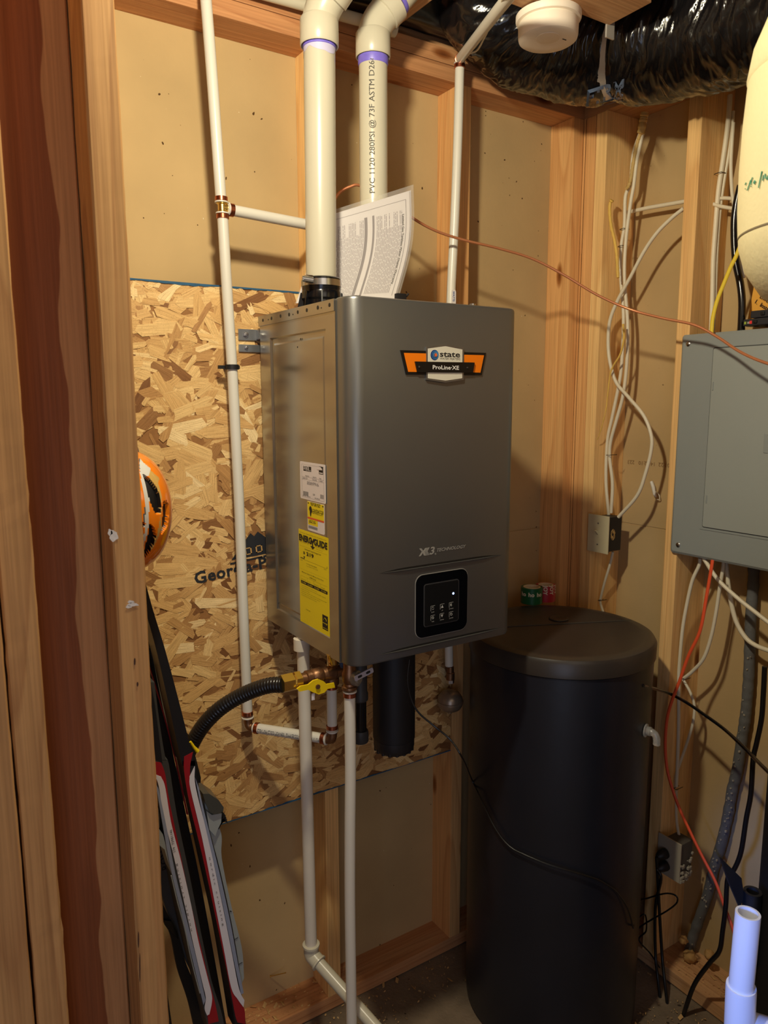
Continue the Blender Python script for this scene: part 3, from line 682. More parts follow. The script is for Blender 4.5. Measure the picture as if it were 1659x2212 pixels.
for q in ((.07, .05, .075, .93), (.94, .05, .945, .93), (.07, .05, .945, .053), (.07, .927, .945, .93), (.07, .60, .945, .603), (.07, .53, .945, .533), (.50, .53, .505, .60), (.74, .53, .745, .60)): rect(b, *q)
rect(b, .14, .76, .46, .89); rect(b, .76, .74, .92, .94)
for i in range(12): rect(b, .12+i*.018, .10, .12+i*.018+(.009 if i % 3 else .013), .21)
for i in range(6): rect(b, .80+i*.022, .11, .80+i*.022+.011, .22)
for i, (x, y, s_, t) in enumerate(((.22, .615, .004, 'Model No.'), (.52, .615, .004, 'Serial No.'), (.77, .615, .004, 'Input'), (.10, .545, .0045, '120-N-1CH'), (.52, .545, .0042, 'NC21425'), (.77, .545, .0042, '160,000'), (.28, .45, .0046, 'STATE INDUSTRIES, LLC'), (.28, .41, .0046, 'ASHLAND CITY, TN USA'), (.5, .15, .005, '120V'), (.10, .07, .0036, 'PART NO.  100314141'), (.58, .07, .0036, 'REV 20230102'))):
    text_to(b, t, s_, lambda px_, py_: fr(x*W_+px_, y*H_+py_))
b.build('print', INK, wl1)
b = MB(); text_to(b, 'STATE', .011, lambda x, y: fr(.16*W_+x, .80*H_+y, .0008), bold=.03, sx=.75); text_to(b, 'water heaters', .004, lambda x, y: fr(.24*W_+x, .775*H_+y, .0008))
fn_ = lambda x, y: fr(x, y, .0008); b.add([fn_(.79*W_+.011*cos(a), .85*H_+.006*sin(a)) for a in [pi*i/8 for i in range(9)]], [tuple(range(9))]); rect(b, .78, .76, .91, .785, .0008)
b.build('print_white', WHITE, wl1)['kind'] = 'stuff'
wl2, fr, W_, H_ = sticker('contractor_sticker', WHITE, [u6(*q) for q in ((336, 540), (528, 578), (536, 922), (345, 872))])
b = MB(); rect(b, .01, .46, .99, .99, .0005); rect(b, .03, .20, .62, .40, .0005); b.build('yellow_field', YEL, wl2)
b = MB(); rect(b, .01, .40, .99, .46, .0006); b.build('red_band', mat('red_print', srgb(225, 90, 50), .5), wl2)
b = MB()
text_to(b, 'REGISTER NOW', .0058, lambda x, y: fr(.5*W_+x, .92*H_+y, .0007), align='CENTER', bold=.01); text_to(b, 'Over 10M $ Tables', .0050, lambda x, y: fr(.5*W_+x, .87*H_+y, .0007), align='CENTER', bold=.01)
text_to(b, 'CONTRACTOR', .0082, lambda x, y: fr(.31*W_+x, .68*H_+y, .0007), bold=.015, sx=.82); text_to(b, 'REWARDS.COM', .0074, lambda x, y: fr(.31*W_+x, .61*H_+y, .0007), sx=.82); text_to(b, 'scan here now', .0044, lambda x, y: fr(.12*W_+x, .34*H_+y, .0007)); text_to(b, 'SERIAL 7834', .0054, lambda x, y: fr(.10*W_+x, .27*H_+y, .0007), bold=.01)
for i in range(20): rect(b, .06+i*.027, .08, .06+i*.027+(.013 if i % 3 else .019), .17, .0006)
b.add([fr(.20*W_+.007*cos(a)*(1 if a < pi else .5), .67*H_+.0105*sin(a), .0007) for a in [2*pi*i/16 for i in range(16)]], [tuple(range(16))])
b.add([fr(x*W_, y*H_, .0007) for x, y in ((.04, .90), (.04, .97), (.12, .935))], [(0, 1, 2)]); b.add([fr(x*W_, y*H_, .0007) for x, y in ((.88, .935), (.96, .97), (.96, .90))], [(0, 1, 2)])
b.build('print', INK, wl2)
wl3, fr, W_, H_ = sticker('energy_label', YEL, [u6(*q) for q in ((240, 850), (580, 965), (592, 2088), (258, 1898))], .001)
b = MB()
def T_(t, x0, x1, y, cap, bold=.0, hgt=None):
    vs, fs = tmesh(t, 1.0, bold=bold); xa, xb_ = min(v[0] for v in vs), max(v[0] for v in vs); ch = .70
    b.add([fr((x0+(v[0]-xa)/(xb_-xa)*(x1-x0))*W_, y*H_+v[1]/ch*cap*H_, .0009) for v in vs], fs)
T_('U.S. Government    Federal law prohibits removal of this label before purchase', .04, .95, .968, .008)
T_('ENERG', .02, .46, .885, .062, .05); T_('GUIDE', .53, .97, .885, .062, .05)
b.add([fr(x*W_, y*H_, .0008) for x, y in ((.41, .947), (.455, .947), (.487, .915), (.52, .947), (.56, .947), (.507, .895), (.507, .860), (.470, .860), (.470, .895))], [(0, 1, 2, 5, 6, 7, 8), (2, 3, 4, 5)])
b.add([fr(x*W_, y*H_, .0008) for x, y in ((.41, .862), (.565, .862), (.488, .832))], [(0, 2, 1)])
T_('Water Heater - Gas', .04, .36, .868, .006); T_('Tankless / Instantaneous', .58, .88, .868, .006); T_('Model 120-N-1CH', .60, .82, .848, .006)
rect(b, .04, .828, .96, .829)
T_('Estimated Yearly Energy Cost', .22, .76, .800, .012, .015); T_('$', .16, .22, .752, .026, .02); T_('219', .27, .52, .745, .036, .03)
rect(b, .05, .695, .20, .703); b.add([fr(x*W_, y*H_, .0007) for x, y in ((.16, .725), (.22, .725), (.19, .702))], [(0, 2, 1)]); rect(b, .05, .688, .95, .6895); rect(b, .945, .688, .955, .71)
T_('$195', .05, .13, .672, .008); T_('$455', .85, .93, .672, .008); T_('Cost Range of Similar Models', .26, .62, .655, .008, .012); T_('Cost Range of Similar Models', .27, .66, .632, .007)
rect(b, .04, .58, .96, .5808); T_('Maximum Gallons Per Minute of Hot Water', .10, .84, .548, .010, .01); T_('(GPM Rating)', .36, .58, .520, .010, .01)
rect(b, .05, .505, .95, .506); rect(b, .05, .425, .95, .457)
for i, t in enumerate(('Very small', 'Low', 'Medium', 'High')):
    T_(t, .08+.225*i, .08+.225*i+.03*min(len(t), 5), .470, .008); rect(b, .05+.225*i, .457, .053+.225*i, .505)
for i, (t, x1_) in enumerate((('• Your cost will depend on your utility rates and use.', .62), ('• Cost range based only on models of similar capacity,', .9), ('   fueled by natural gas.', .36), ('• Estimated energy cost based on a national average', .92), ('   natural gas cost of $1.21 per therm.', .72), ('• Estimated yearly energy use: 181 therms', .60))):
    T_(t, .06, x1_, .402-.021*i, .007)
T_('ftc.gov/energy', .22, .37, .16, .009, .01); rect(b, .77, .05, .95, .20)
b.build('print', INK, wl3)
b = MB(); b.tube([fr(.86*W_+.0055*cos(a), .145*H_+.0055*sin(a), .0009) for a in [pi*i/10 for i in range(11)]], .0003, 4)
T_('energy', .785, .94, .112, .016, .01); T_('ENERGY STAR', .785, .94, .062, .009, .01)
for i in range(4): T_(('2.9 GPM', '5.2 GPM', '7.0 GPM', '7.7 GPM')[i], .075+.225*i, .235+.225*i, .435, .012, .01)
b.build('print_yellow', YEL, wl3)['kind'] = 'stuff'
# wall bracket at the upper left
br = MB()
for (zt, zb) in ((P(540, 712, Y=OF).z, P(540, 736, Y=OF).z), (P(540, 745, Y=OF).z, P(540, 761, Y=OF).z)):
    xl = P(513, 720, Y=OF).x; br.box((xl, OF-.006, zb), (X0+.03, OF-.0028, zt), bev=.0006)
br.box((P(551, 720, Y=OF).x, OF-.024, P(540, 734, Y=OF).z), (X0+.04, OF-.005, P(540, 712, Y=OF).z), bev=.002)
bk = br.build('wall_bracket', GALV, wh)
for x, y, r in ((530.5, 723, .007), (531.5, 751, .005)):
    c = P(x, y, Y=OF-.006); b = MB(); b.lathe([(r, 0), (r, .0012), (r*.7, .0012), (r*.7, .005), (r*.4, .0055), (0, .0055)], c, (0, -1, 0), 6, sm=False); b.build('lag_bolt', STEEL, bk)

# ================================================================== VENT PIPES
def vprint(mb, s, size, c, r, ang, z0, sx=1.0, up=True, flipy=1):
    """letters wrapped on a vertical cylinder, reading upward"""
    vs, fs = tmesh(s, size, sx=sx)
    mb.add([(c.x+(r+.0003)*sin(ang-v[1]/r), c.y-(r+.0003)*cos(ang-v[1]/r), z0+v[0]) for v in vs], fs)
YP1 = 1.345
r2 = .0302
p1b, p1t = P(694, 606, Y=YP1), P(690, 100, Y=YP1)
v1 = thing('vent_pipe', 'left cream plastic vent pipe rising from the black collar on the heater', 'pipe', (p1b.x, p1b.y, Z1))
ax = (p1t-p1b).normalized()
MB().cyl(p1b-ax*.03, p1t+ax*.02, r2, 40).build('pipe', PVC, v1)
def elbow(c0, axd, out, parent, ang, R=.075):
    # coupling ring then swept bend
    MB().lathe([(r2+.001, .004), (r2+.005, 0), (r2+.0065, .002), (r2+.0065, .046), (r2+.004, .050), (r2+.001, .050)], c0, axd, 44).build('socket', PVC, parent)
    pts = [c0+axd*.03+axd*(R*sin(t))+out*(R*(1-cos(t))) for t in [radians(ang)*i/16 for i in range(17)]]
    d = (pts[-1]-pts[-2]).normalized(); pts += [pts[-1]+d*.03]
    MB().tube(pts, r2+.0035, 40).build('elbow', PVC, parent)
    MB().cyl(pts[-1]+d*.001, pts[-1]+d*.30, r2, 32).build('pipe', PVC, parent)
    MB().lathe([(r2+.0038, 0), (r2+.0065, .002), (r2+.0065, .03), (r2+.001, .034)], pts[-1]-d*.03, d, 44).build('socket', PVC, parent)
    MB().lathe([(r2+.0005, 0), (r2+.0022, .0005), (r2+.0018, .006), (r2+.0004, .009)], pts[-1]+d*.004, d, 40).build('primer_band', PURP, parent)
b = MB(); n = 40
for i in range(n):
    a = 2*pi*i/n; hgt = .012+.010*noise.noise(Vector((cos(a)*2, sin(a)*2, 3)))+.005*sin(a*3)
    q = P(690, 104, Y=YP1)
    b.v += [tuple(q+Vector((cos(a), sin(a), 0))*(r2+.0004)+Vector((0, 0, -hgt))), tuple(q+Vector((cos(a), sin(a), 0))*(r2+.0004)+Vector((0, 0, .006)))]
for i in range(n): b.f.append([i*2, (i*2+2) % (2*n), (i*2+3) % (2*n), i*2+1]); b.mi.append(0); b.sm.append(True)
b.build('primer_band', PURPL, v1)
MB().lathe([(r2+.0006, -.0035), (r2+.0014, -.003), (r2+.0014, .004)], P(690, 102, Y=YP1), ax, 40).build('primer_band', PURP, v1)
elbow(P(690, 102, Y=YP1), ax, Vector((.55, -.83, 0)).normalized(), v1, 45)
# black finned vent collar with hose clamp
cb = P(694, 606, Y=YP1); cz = cb.z
b = MB().lathe([(r2+.006, cz+.004), (r2+.0085, cz+.002), (r2+.0085, cz-.018), (r2+.0075, cz-.020), (r2+.0075, cz-.022), (.0385, cz-.022), (.0395, cz-.026), (.0395, cz-.036), (.036, cz-.04), (.036, Z1+.001)], (cb.x, cb.y, 0), (0, 0, 1), 48)
col = b.build('vent_collar', BLKG, v1)
b = MB()
for i in range(8):
    a = 2*pi*i/8+.32; d = Vector((cos(a), sin(a), 0)); t = Vector((-sin(a), cos(a), 0))*.0014; c = Vector((cb.x, cb.y, 0))
    q = [c+d*.034+Vector((0, 0, cz-.024)), c+d*.0415+Vector((0, 0, cz-.024)), c+d*.049+Vector((0, 0, cz-.060)), c+d*.049+Vector((0, 0, Z1+.001)), c+d*.034+Vector((0, 0, Z1+.001))]
    MB().prism([p-t for p in q], t*2).build('fin', BLKG, col)
MB().lathe([(r2+.0086, cz-.013), (r2+.0098, cz-.013), (r2+.0098, cz-.001), (r2+.0086, cz-.001)], (cb.x, cb.y, 0), (0, 0, 1), 48).build('hose_clamp', STEEL, v1)
c = P(661, 601, Y=YP1-.025); MB().cyl(c+Vector((-.010, -.004, -.002)), c+Vector((.010, -.010, -.004)), .0055, 12).box(c+Vector((-.002, -.006, -.008)), c+Vector((.012, .004, .006)), bev=.001).build('clamp_screw', STEEL, v1)

YP2 = 1.425
p2b, p2t = P(808, 640, Y=YP2), P(806, 128, Y=YP2); ax2 = (p2t-p2b).normalized()
v2 = thing('vent_pipe', 'right cream plastic vent pipe with grey lettering up its side', 'pipe', (p2b.x, p2b.y, Z1))
MB().cyl(Vector((p2b.x, p2b.y, Z1+.001)), p2t+ax2*.02, r2, 40).build('pipe', PVC, v2)
MB().lathe([(r2+.0004, -.014), (r2+.0018, -.010), (r2+.0018, .002)], p2t, ax2, 40).build('primer_band', PURP, v2)
elbow(P(806, 126, Y=YP2), ax2, Vector((.88, -.47, 0)).normalized(), v2, 45, R=.08)
b = MB(); az = atan2(p2b.x, p2b.y)
vprint(b, 'PVC 1120 280PSI @ 73F ASTM D2665 AS', .0165, Vector((P(806, 400, Y=YP2).x, YP2, 0)), r2, -az+.12+.0, P(800, 425, Y=YP2).z, sx=1.06)
b.build('lettering', PRINT, v2)

# ================================================================== WATER PIPES (white PEX)
RP = .0111
def crimp(c, axd, parent, name='copper_ring'):
    axd = Vector(axd).normalized(); return MB().lathe([(RP+.0002, -.0045), (RP+.0018, -.004), (RP+.0018, .004), (RP+.0002, .0045)], c, axd, 28).build(name, COPR, parent)
def collar(c, axd, parent): return MB().lathe([(RP+.0002, -.0016), (RP+.0026, -.0012), (RP+.0026, .0012), (RP+.0002, .0016)], c, axd, 28).build('plastic_collar', PEXM, parent)
YL = 1.502
L1 = [P(x, y, Y=YL) for x, y in ((441, -60), (445, 0), (457, 150), (468, 300), (477, 425))]
L2 = [P(x, y, Y=YL) for x, y in ((481, 470), (490, 620), (501, 790), (509, 940), (517, 1100), (524, 1280), (535, 1540))]
hp = thing('water_pipe', 'long white plastic water pipe at the left with brass tee and black clip', 'pipe', L2[-1])
MB().tube(cr(L1, 6), RP, 20).build('riser', PEXM, hp)
MB().tube(cr(L2, 6), RP, 20).build('riser', PEXM, hp)
tc_ = P(480, 449, Y=YL)
up = Vector((0, 0, 1)); b = MB().cyl(tc_-up*.02, tc_+up*.02, .0085, 20).cyl(tc_, tc_+Vector((.018, 0, 0)), .0085, 20).lathe([(.0085, -.005), (.0115, -.003), (.0115, .003), (.0085, .005)], tc_+up*.011, up, 20).lathe([(.0085, -.005), (.0115, -.003), (.0115, .003), (.0085, .005)], tc_-up*.011, up, 20)
b.build('brass_tee', BRASS, hp)
crimp(P(478, 430, Y=YL), up, hp); crimp(P(481, 468, Y=YL), up, hp); collar(P(478.5, 437, Y=YL), up, hp); collar(P(480.5, 461, Y=YL), up, hp)
bA, bB = P(490, 452, Y=YL), P(740, 500, Y=YL)
MB().tube([bA, bB], RP, 20).build('branch', PEXM, hp); crimp(P(500, 454, Y=YL), bB-bA, hp); collar(P(492.5, 452, Y=YL), bB-bA, hp)
c = P(501, 793, Y=YL); MB().lathe([(RP+.0001, -.005), (RP+.0035, -.005), (RP+.0035, .005), (RP+.0001, .005)], c, up, 24).box(c+Vector((-.026, .006, -.0035)), c+Vector((.02, .014, .0035))).box(c+Vector((-.004, .01, -.003)), c+Vector((.004, OF-.003-c.y, .003))).build('pipe_clip', BLK, hp)
# elbow at the bottom, cross pipe towards the heater, short drop pipe
e0 = P(536, 1560, Y=YL); zc = P(552, 1566, Y=YL).z; e1 = P(718, 1598, Z=zc); top = P(722, 1455, Y=e1.y)
crimp(P(534.5, 1540, Y=YL), up, hp); collar(P(535, 1549, Y=YL), up, hp)
e0.z = zc
d = (e1-e0); d.z = 0; d.normalize()
MB().tube([e0+up*.02]+arc(e0+up*.012, e0, e0+d*.012)+[e0+d*.02], .0095, 18).build('brass_elbow', BRONZ, hp)
crimp(e0+d*.022, d, hp)
cross = MB().tube([e0+d*.014, e1-d*.014], RP, 24).build('cross_pipe', PEXM, hp)
crimp(e1-d*.022, d, hp); collar(e1-d*.014, d, hp)
MB().tube([e1-d*.014]+arc(e1-d*.012, e1, e1+up*.012)+[e1+up*.024], .0105, 18).build('brass_elbow', BRONZ, hp)
crimp(e1+up*.030, up, hp); collar(e1+up*.022, up, hp)
MB().tube([e1+up*.018, Vector((e1.x, e1.y, top.z))], RP, 20).build('drop_pipe', PEXM, hp)
crimp(Vector((e1.x, e1.y, P(722, 1482, Y=e1.y).z)), up, hp); collar(Vector((e1.x, e1.y, P(722, 1473, Y=e1.y).z)), up, hp)
b = MB(); nn = d.cross(up).normalized()
vs, fs = tmesh('F2  -PUVA C904-B137.5-ICC-ES PMG 1039-HOT/COLD POTABLE', .0115, sx=.92)
# printed upside down along the pipe, running from the right end to the left
for_x = e1-d*.016; wd_ = max(v[0] for v in vs); vs = [(v[0]*((e1-e0).length-.045)/wd_, v[1]) for v in vs]
side = Vector((0, 0, 1)).cross(d); side = side if side.y < 0 else -side
b.add([tuple(for_x-d*v[0]+(side*cos(.55+.0-(v[1]-.004)/RP*-1*-1)+up*sin(.15-(v[1]-.004)/RP))*(RP+.0003)) if False else tuple(for_x-d*v[0]+(side*cos(.35-(v[1])/RP)+up*sin(.35-(v[1])/RP))*(RP+.0003)) for v in vs], fs)
b.build('lettering', INK, cross)
# isolation valve bodies hanging under the heater
def valve(x, y, ty, by, Yv, parent, col):
    a, c = P(x, ty, Y=Yv), P(x, by, Y=Yv); h = a.z-c.z
    b = MB().lathe([(.013, 0), (.013, h*.2), (.017, h*.22), (.017, h*.45), (.013, h*.48), (.0125, h*.7), (.016, h*.74), (.016, h)], (a.x, Yv, c.z), (0, 0, 1), 20)
    return b.build('valve_body', col, parent)
iv = thing('isolation_valve', 'bronze service valve body above the short white drop pipe', 'valve', (e1.x, e1.y, top.z))
zt = Z0+.004; c0 = Vector((e1.x, e1.y, P(722, 1478, Y=e1.y).z))
MB().lathe([(.0135, 0), (.0165, .003), (.0165, .018), (.0135, .021), (.0135, .05)], c0, up, 20).build('valve_body', BRONZ, iv)
MB().lathe([(.0155, 0), (.0165, .002), (.0165, .009), (.0155, .011)], c0+up*.024, up, 6, sm=False).build('union_nut', BRONZ, iv)
yo = P(713, 1436, Y=1.22); MB().tube([Vector((c0.x, c0.y, c0.z+.035)), Vector((yo.x+.008, yo.y, yo.z+.01)), Vector((yo.x+.006, yo.y, zt))], [.0115, .0125, .012], 16).build('brass_neck', BRASS, iv)
MB().lathe([(.0, 0), (.010, .001), (.013, .006), (.013, .016)], yo+Vector((.018, -.002, .0)), (1, -.4, .3), 16).build('blue_cap', mat('blue_cap', srgb(40, 56, 84), .6), iv)

YF = 1.188
fp = thing('water_pipe', 'white plastic water pipe falling straight from the front corner of the heater', 'pipe', P(760, 2212, Y=YF))
F = [P(x, y, Y=YF) for x, y in ((755, 1492), (757, 1650), (756, 1800), (756, 1950), (758, 2100), (760, 2260))]; F.append(Vector((F[-1].x, YF, .03)))
MB().tube(cr(F, 6), RP, 20).build('pipe', PEXM, fp); crimp(P(755.5, 1500, Y=YF), up, fp); collar(P(755.5, 1493, Y=YF), up, fp)
c = P(755, 1490, Y=YF)
MB().lathe([(.0125, 0), (.0155, .003), (.0155, .008), (.0125, .010), (.0115, .014), (.014, .018), (.015, .034), (.012, .04), (.012, .075)], c, up, 20).build('valve_body', BRONZ, fp)
vc = P(768, 1465, Y=YF-.012)
MB().lathe([(.014, -.004), (.015, 0), (.015, .006), (.011, .007), (.009, .010), (0, .010)], vc, (.45, -.85, .1), 24).build('valve_dial', mat('dial_grey', srgb(150, 146, 136), .4, metal=.6), fp)
b = MB(); la, lb = P(765, 1466, Y=YF-.03), P(805, 1446, Y=YF-.03); dd = (lb-la).normalized(); nn = Vector((0, -1, 0)); uu = dd.cross(nn).normalized()
out_ = [(x, y) for x, y in rrect(0, -.0055, (lb-la).length, .0055, .0025, 3)]
b.prism([la+dd*x+uu*y for x, y in out_], (0, -.0022, 0))
lev = b.build('valve_lever', mat('lever_zinc', srgb(205, 212, 240), .25, metal=.7), fp)
b = MB()
for t in (.28, .72):
    q = la+dd*((lb-la).length*t); b.prism([q+dd*x+uu*y+Vector((0, -.0022, 0)) for x, y in rrect(-.0048, -.0024, .0048, .0024, .0022, 3)], (0, -.0004, 0))
b.build('lever_slots', BLK, lev)

YB = 1.50
rp = thing('water_pipe', 'white plastic pipe riser right of the vent pipes with an elbow at the ceiling', 'pipe', P(968, 1440, Y=YB))
R = [P(x, y, Y=YB) for x, y in ((993, 148), (989, 300), (982, 480), (974, 650), (969, 900), (967, 1200), (970, 1438))]
MB().tube(cr(R, 6), RP, 20).build('riser', PEXM, rp); crimp(P(993, 143, Y=YB), up, rp); collar(P(993, 137, Y=YB), up, rp)
q0 = P(993, 128, Y=YB); q1 = P(1100, -8, Y=1.08); dq = (q1-q0).normalized()
MB().tube(arc(q0-up*.012, q0, q0+dq*.016), .0095, 16).build('brass_elbow', BRONZ, rp)
MB().cyl(q0+dq*.004, q1+dq*.3, RP, 20).build('branch', PEXM, rp); crimp(q0+dq*.006, dq, rp)
b = MB(); vs, fs = tmesh('FITTING STANDARDS F1807, F1960, F2098, F2159, F2735-FP-/01/07/25', .0125, sx=.72)
sd = (-CF); sd = (sd-dq*sd.dot(dq)).normalized(); s2 = dq.cross(sd); s2 = s2
if s2.z < 0 and s2.x > 0: pass
b.add([tuple(q0+dq*(.016+v[0])+(sd*cos((v[1]-.0045)/RP)-s2*sin((v[1]-.0045)/RP)*(1 if (dq.cross(-sd)).dot(s2) > 0 else 1))*(RP+.0003)) for v in vs], fs)
b.build('lettering', INK, rp)
wi = MB().tube(cr([P(1013, 116, Y=1.46), P(1031, 108, Y=1.42), P(1046, 82, Y=1.33), P(1062, 50, Y=1.23), P(1080, 14, Y=1.13), P(1092, -20, Y=1.04)], 6), .0022, 8).build('thin_wire', WCAB, rp)
# white tag on the riser foot
tg = MB(); q = P(980, 641, Y=YB-.014); tg.prism([q+Vector((x, 0, z)) for x, z in rrect(-.0065, -.02, .0065, .017, .006, 4)], (0, -.001, 0)); tgo = tg.build('valve_tag', WHITE, rp)
b = MB(); vs, fs = tmesh('WATTS', .008, bold=.02, sx=.9); b.add([(q.x-.0035+v[1]*1.0, q.y-.0014, q.z+.013-v[0]) for v in vs], fs); b.build('lettering', mat('tag_blue', srgb(50, 90, 160), .5), tgo)

# small arrestor bulb hanging below the heater at the right
aw = thing('arrestor_tank', 'small dark metal pressure bulb hanging from a short white pipe', 'tank', P(973, 1530, Y=YB))
c = P(973, 1440, Y=YB); bb = P(975, 1533, Y=YB); sc_ = (c.z-bb.z)/.082
MB().lathe([(.0095, .082*sc_), (.0095, .072*sc_), (.0115, .071*sc_), (.0115, .058*sc_)], (c.x, YB, bb.z), up, 20).build('brass_neck', BRONZ, aw)
MB().lathe([(.011, .058*sc_), (.011, .052*sc_)], (c.x, YB, bb.z), up, 6, sm=False).build('collar_nut', STEEL, aw)
MB().lathe([(.0, -.008), (.006, -.008), (.006, 0), (.018, .0), (.028, .006), (.033, .014), (.034, .022), (.036, .0225), (.036, .0275), (.034, .028), (.033, .038), (.024, .050), (.011, .055), (0, .055)], (c.x, YB, bb.z), up, 36).build('bulb', mat('dark_bronze_bulb', srgb(150, 134, 118), .34, metal=.6), aw)

# PVC drain: drops from the heater then runs forward over the floor
YD = 1.36
dp = thing('drain_pipe', 'grey-white drain pipe with elbow turning forward across the floor', 'pipe', P(672, 2050, Y=YD))
d0, d1 = P(654, 1375, Y=YD), P(672, 2040, Y=YD)
d1.z = P(672, 2062, Y=YD).z; g1 = P(830, 2240, Z=d1.z-.085); dh = (g1-d1).normalized()
RD_ = .0134
MB().cyl(Vector((d0.x, d0.y, Z0-.0005)), d1+up*.02, RD_, 28).build('pipe', PVCG, dp)
MB().lathe([(RD_+.0002, 0), (RD_+.004, .001), (RD_+.004, .026), (RD_+.0002, .027)], P(652, 1404, Y=YD)-up*.0, up, 28).build('socket', PVCG, dp)
MB().tube([d1+up*.024, d1+up*.012]+arc(d1+up*.008, d1, d1+dh*.008)+[d1+dh*.022], RD_+.0035, 28).build('elbow', PVC, dp)
MB().lathe([(RD_+.0002, 0), (RD_+.006, .0), (RD_+.006, .005), (RD_+.0035, .006)][::1], d1+up*.022, up, 28).build('socket', PVC, dp)
MB().lathe([(RD_+.0035, 0), (RD_+.0055, .001), (RD_+.0055, .005), (RD_+.0002, .005)], d1+dh*.022, dh, 28).build('socket', PVC, dp)
MB().cyl(d1+dh*.01, g1+dh*.2, RD_, 28).build('pipe', PVC, dp)

# horizontal white pipe high across the plates
hz = thing('water_pipe', 'white pipe running high along the wall plates behind the vent elbows', 'pipe', P(600, 5, Y=1.53))
ha, hb_ = P(470, -42, Y=1.535), P(845, 62, Y=1.51)
MB().cyl(ha, hb_, .0125, 20).build('pipe', PVC, hz)
MB().lathe([(.0127, 0), (.016, .001), (.016, .03), (.0127, .031)], hb_-(hb_-ha).normalized()*.02, hb_-ha, 20).build('socket', PVC, hz)

# ================================================================== GAS LINE
YG = 1.245
gl = thing('gas_line', 'black corrugated gas hose curving down from brass nut and yellow handled valve', 'hose', P(610, 1480, Y=YG))
G = [P(612, 1479, Y=YG), P(575, 1482, Y=YG+.03), P(520, 1503, Y=YG+.07), P(470, 1535, Y=YG+.10), P(430, 1580, Y=YG+.13), P(402, 1640, Y=YG+.15), P(382, 1720, Y=YG+.16), P(366, 1820, Y=YG+.16)]
pts = cr(G, 60); rs = []; acc = 0
for i, q in enumerate(pts):
    if i: acc += (q-pts[i-1]).length
    rs.append(.0150+.0006*sin(acc*2*pi/.0065))
MB().tube(pts, rs, 20).build('hose', mat('gas_hose', srgb(24, 24, 27), .3, var=.1), gl)
gx = Vector((1, 0, 0)); c = P(607, 1478, Y=YG)
gdir = (P(720, 1470, Y=YG)-c); gdir.z = 0; gdir.y = 0; gdir.normalize()
MB().lathe([(.014, 0), (.0185, 0), (.0185, .024), (.014, .024)], c, gdir, 6, sm=False).build('hex_nut', BRASS, gl)
MB().lathe([(.013, .024), (.013, .028), (.0185, .028), (.0185, .040), (.012, .040)], c, gdir, 6, sm=False).build('hex_nut', BRASS, gl)
MB().lathe([(.0125, .040), (.0125, .052), (.013, .052), (.0155, .054), (.0155, .064), (.013, .066), (.016, .07), (.0165, .085), (.013, .09), (.0145, .10), (.0145, .115), (.012, .118), (.012, .16)], c, gdir, 24).build('valve_body', BRONZ, gl)
hc = P(686, 1482, Y=YG-.022); b = MB()
hpts = []
prof = [(640, 1487), (648, 1481), (664, 1478), (675, 1469), (686, 1466), (698, 1471), (704, 1477), (720, 1474), (722, 1484), (706, 1487), (699, 1495), (687, 1499), (674, 1494), (664, 1489), (645, 1493)]
b.prism([P(x, y, Y=YG-.020) for x, y in prof], (0, -.0035, 0)); hd = b.build('valve_handle', YHND, gl)
MB().lathe([(.0048, 0), (.0048, .003), (0, .0035)], P(686, 1483, Y=YG-.0235), (0, -1, 0), 8, sm=False).cyl(P(686, 1483, Y=YG-.0235), Vector((P(686, 1483, Y=YG-.0235).x, YG, P(686, 1483, Y=YG-.0235).z)), .004, 10).build('handle_nut', BRONZ, gl)
b = MB(); q = P(676, 1498, Y=YG-.004); b.box(q+Vector((-.003, 0, -.014)), q+Vector((.004, .001, .0))); b.build('valve_tag', WHITE, gl)

# black condensate stub and big black canister
cs = thing('condensate_pipe', 'thin black drain stub with hubs beside the white front pipe', 'pipe', P(780, 1600, Y=1.34))
c = P(779, 1602, Y=1.34); t_ = P(782, 1440, Y=1.34); h = t_.z-c.z
MB().lathe([(.0165, 0), (.018, .003), (.018, h*.13), (.0165, h*.16)], c, up, 24).build('end_cap', mat('dark_grey_plastic', srgb(50, 52, 56), .5), cs)
MB().lathe([(.0135, h*.12), (.0135, h*.58)], c, up, 24).build('pipe', BLKG, cs)
MB().lathe([(.0145, h*.55), (.0175, h*.57), (.0175, h*.66), (.0155, h*.68), (.0155, h*1.12)], c, up, 24).build('hub', mat('dark_grey_plastic', '', .5), cs)
YK = 1.34
ka, kb_ = P(851, 1400, Y=YK), P(851, 1590, Y=YK)
kn = thing('condensate_canister', 'large matte black cylinder hanging under the middle of the heater', 'canister', (kb_.x, YK, kb_.z-.03))
kr = .0485
MB().lathe([(kr*.995, 0), (kr, .004), (kr, Z0-kb_.z+.01)], (kb_.x, YK, kb_.z), up, 48).build('body', mat('canister_black', srgb(19, 20, 25), .55, var=.15), kn)
b = MB().lathe([(0, -.030), (kr*.86, -.030), (kr*.93, -.026), (kr*.97, -.018), (kr*.97, -.001), (0, -.001)], (kb_.x, YK, kb_.z), up, 48)
for i in range(16):
    a = 2*pi*i/16; cc_ = Vector((kb_.x+cos(a)*kr*.88, YK+sin(a)*kr*.84, kb_.z-.026)); b.cyl(cc_-up*.004, cc_+up*.006, .0045, 8)
b.build('end_cap', mat('canister_cap', srgb(28, 29, 34), .45, var=.15), kn)

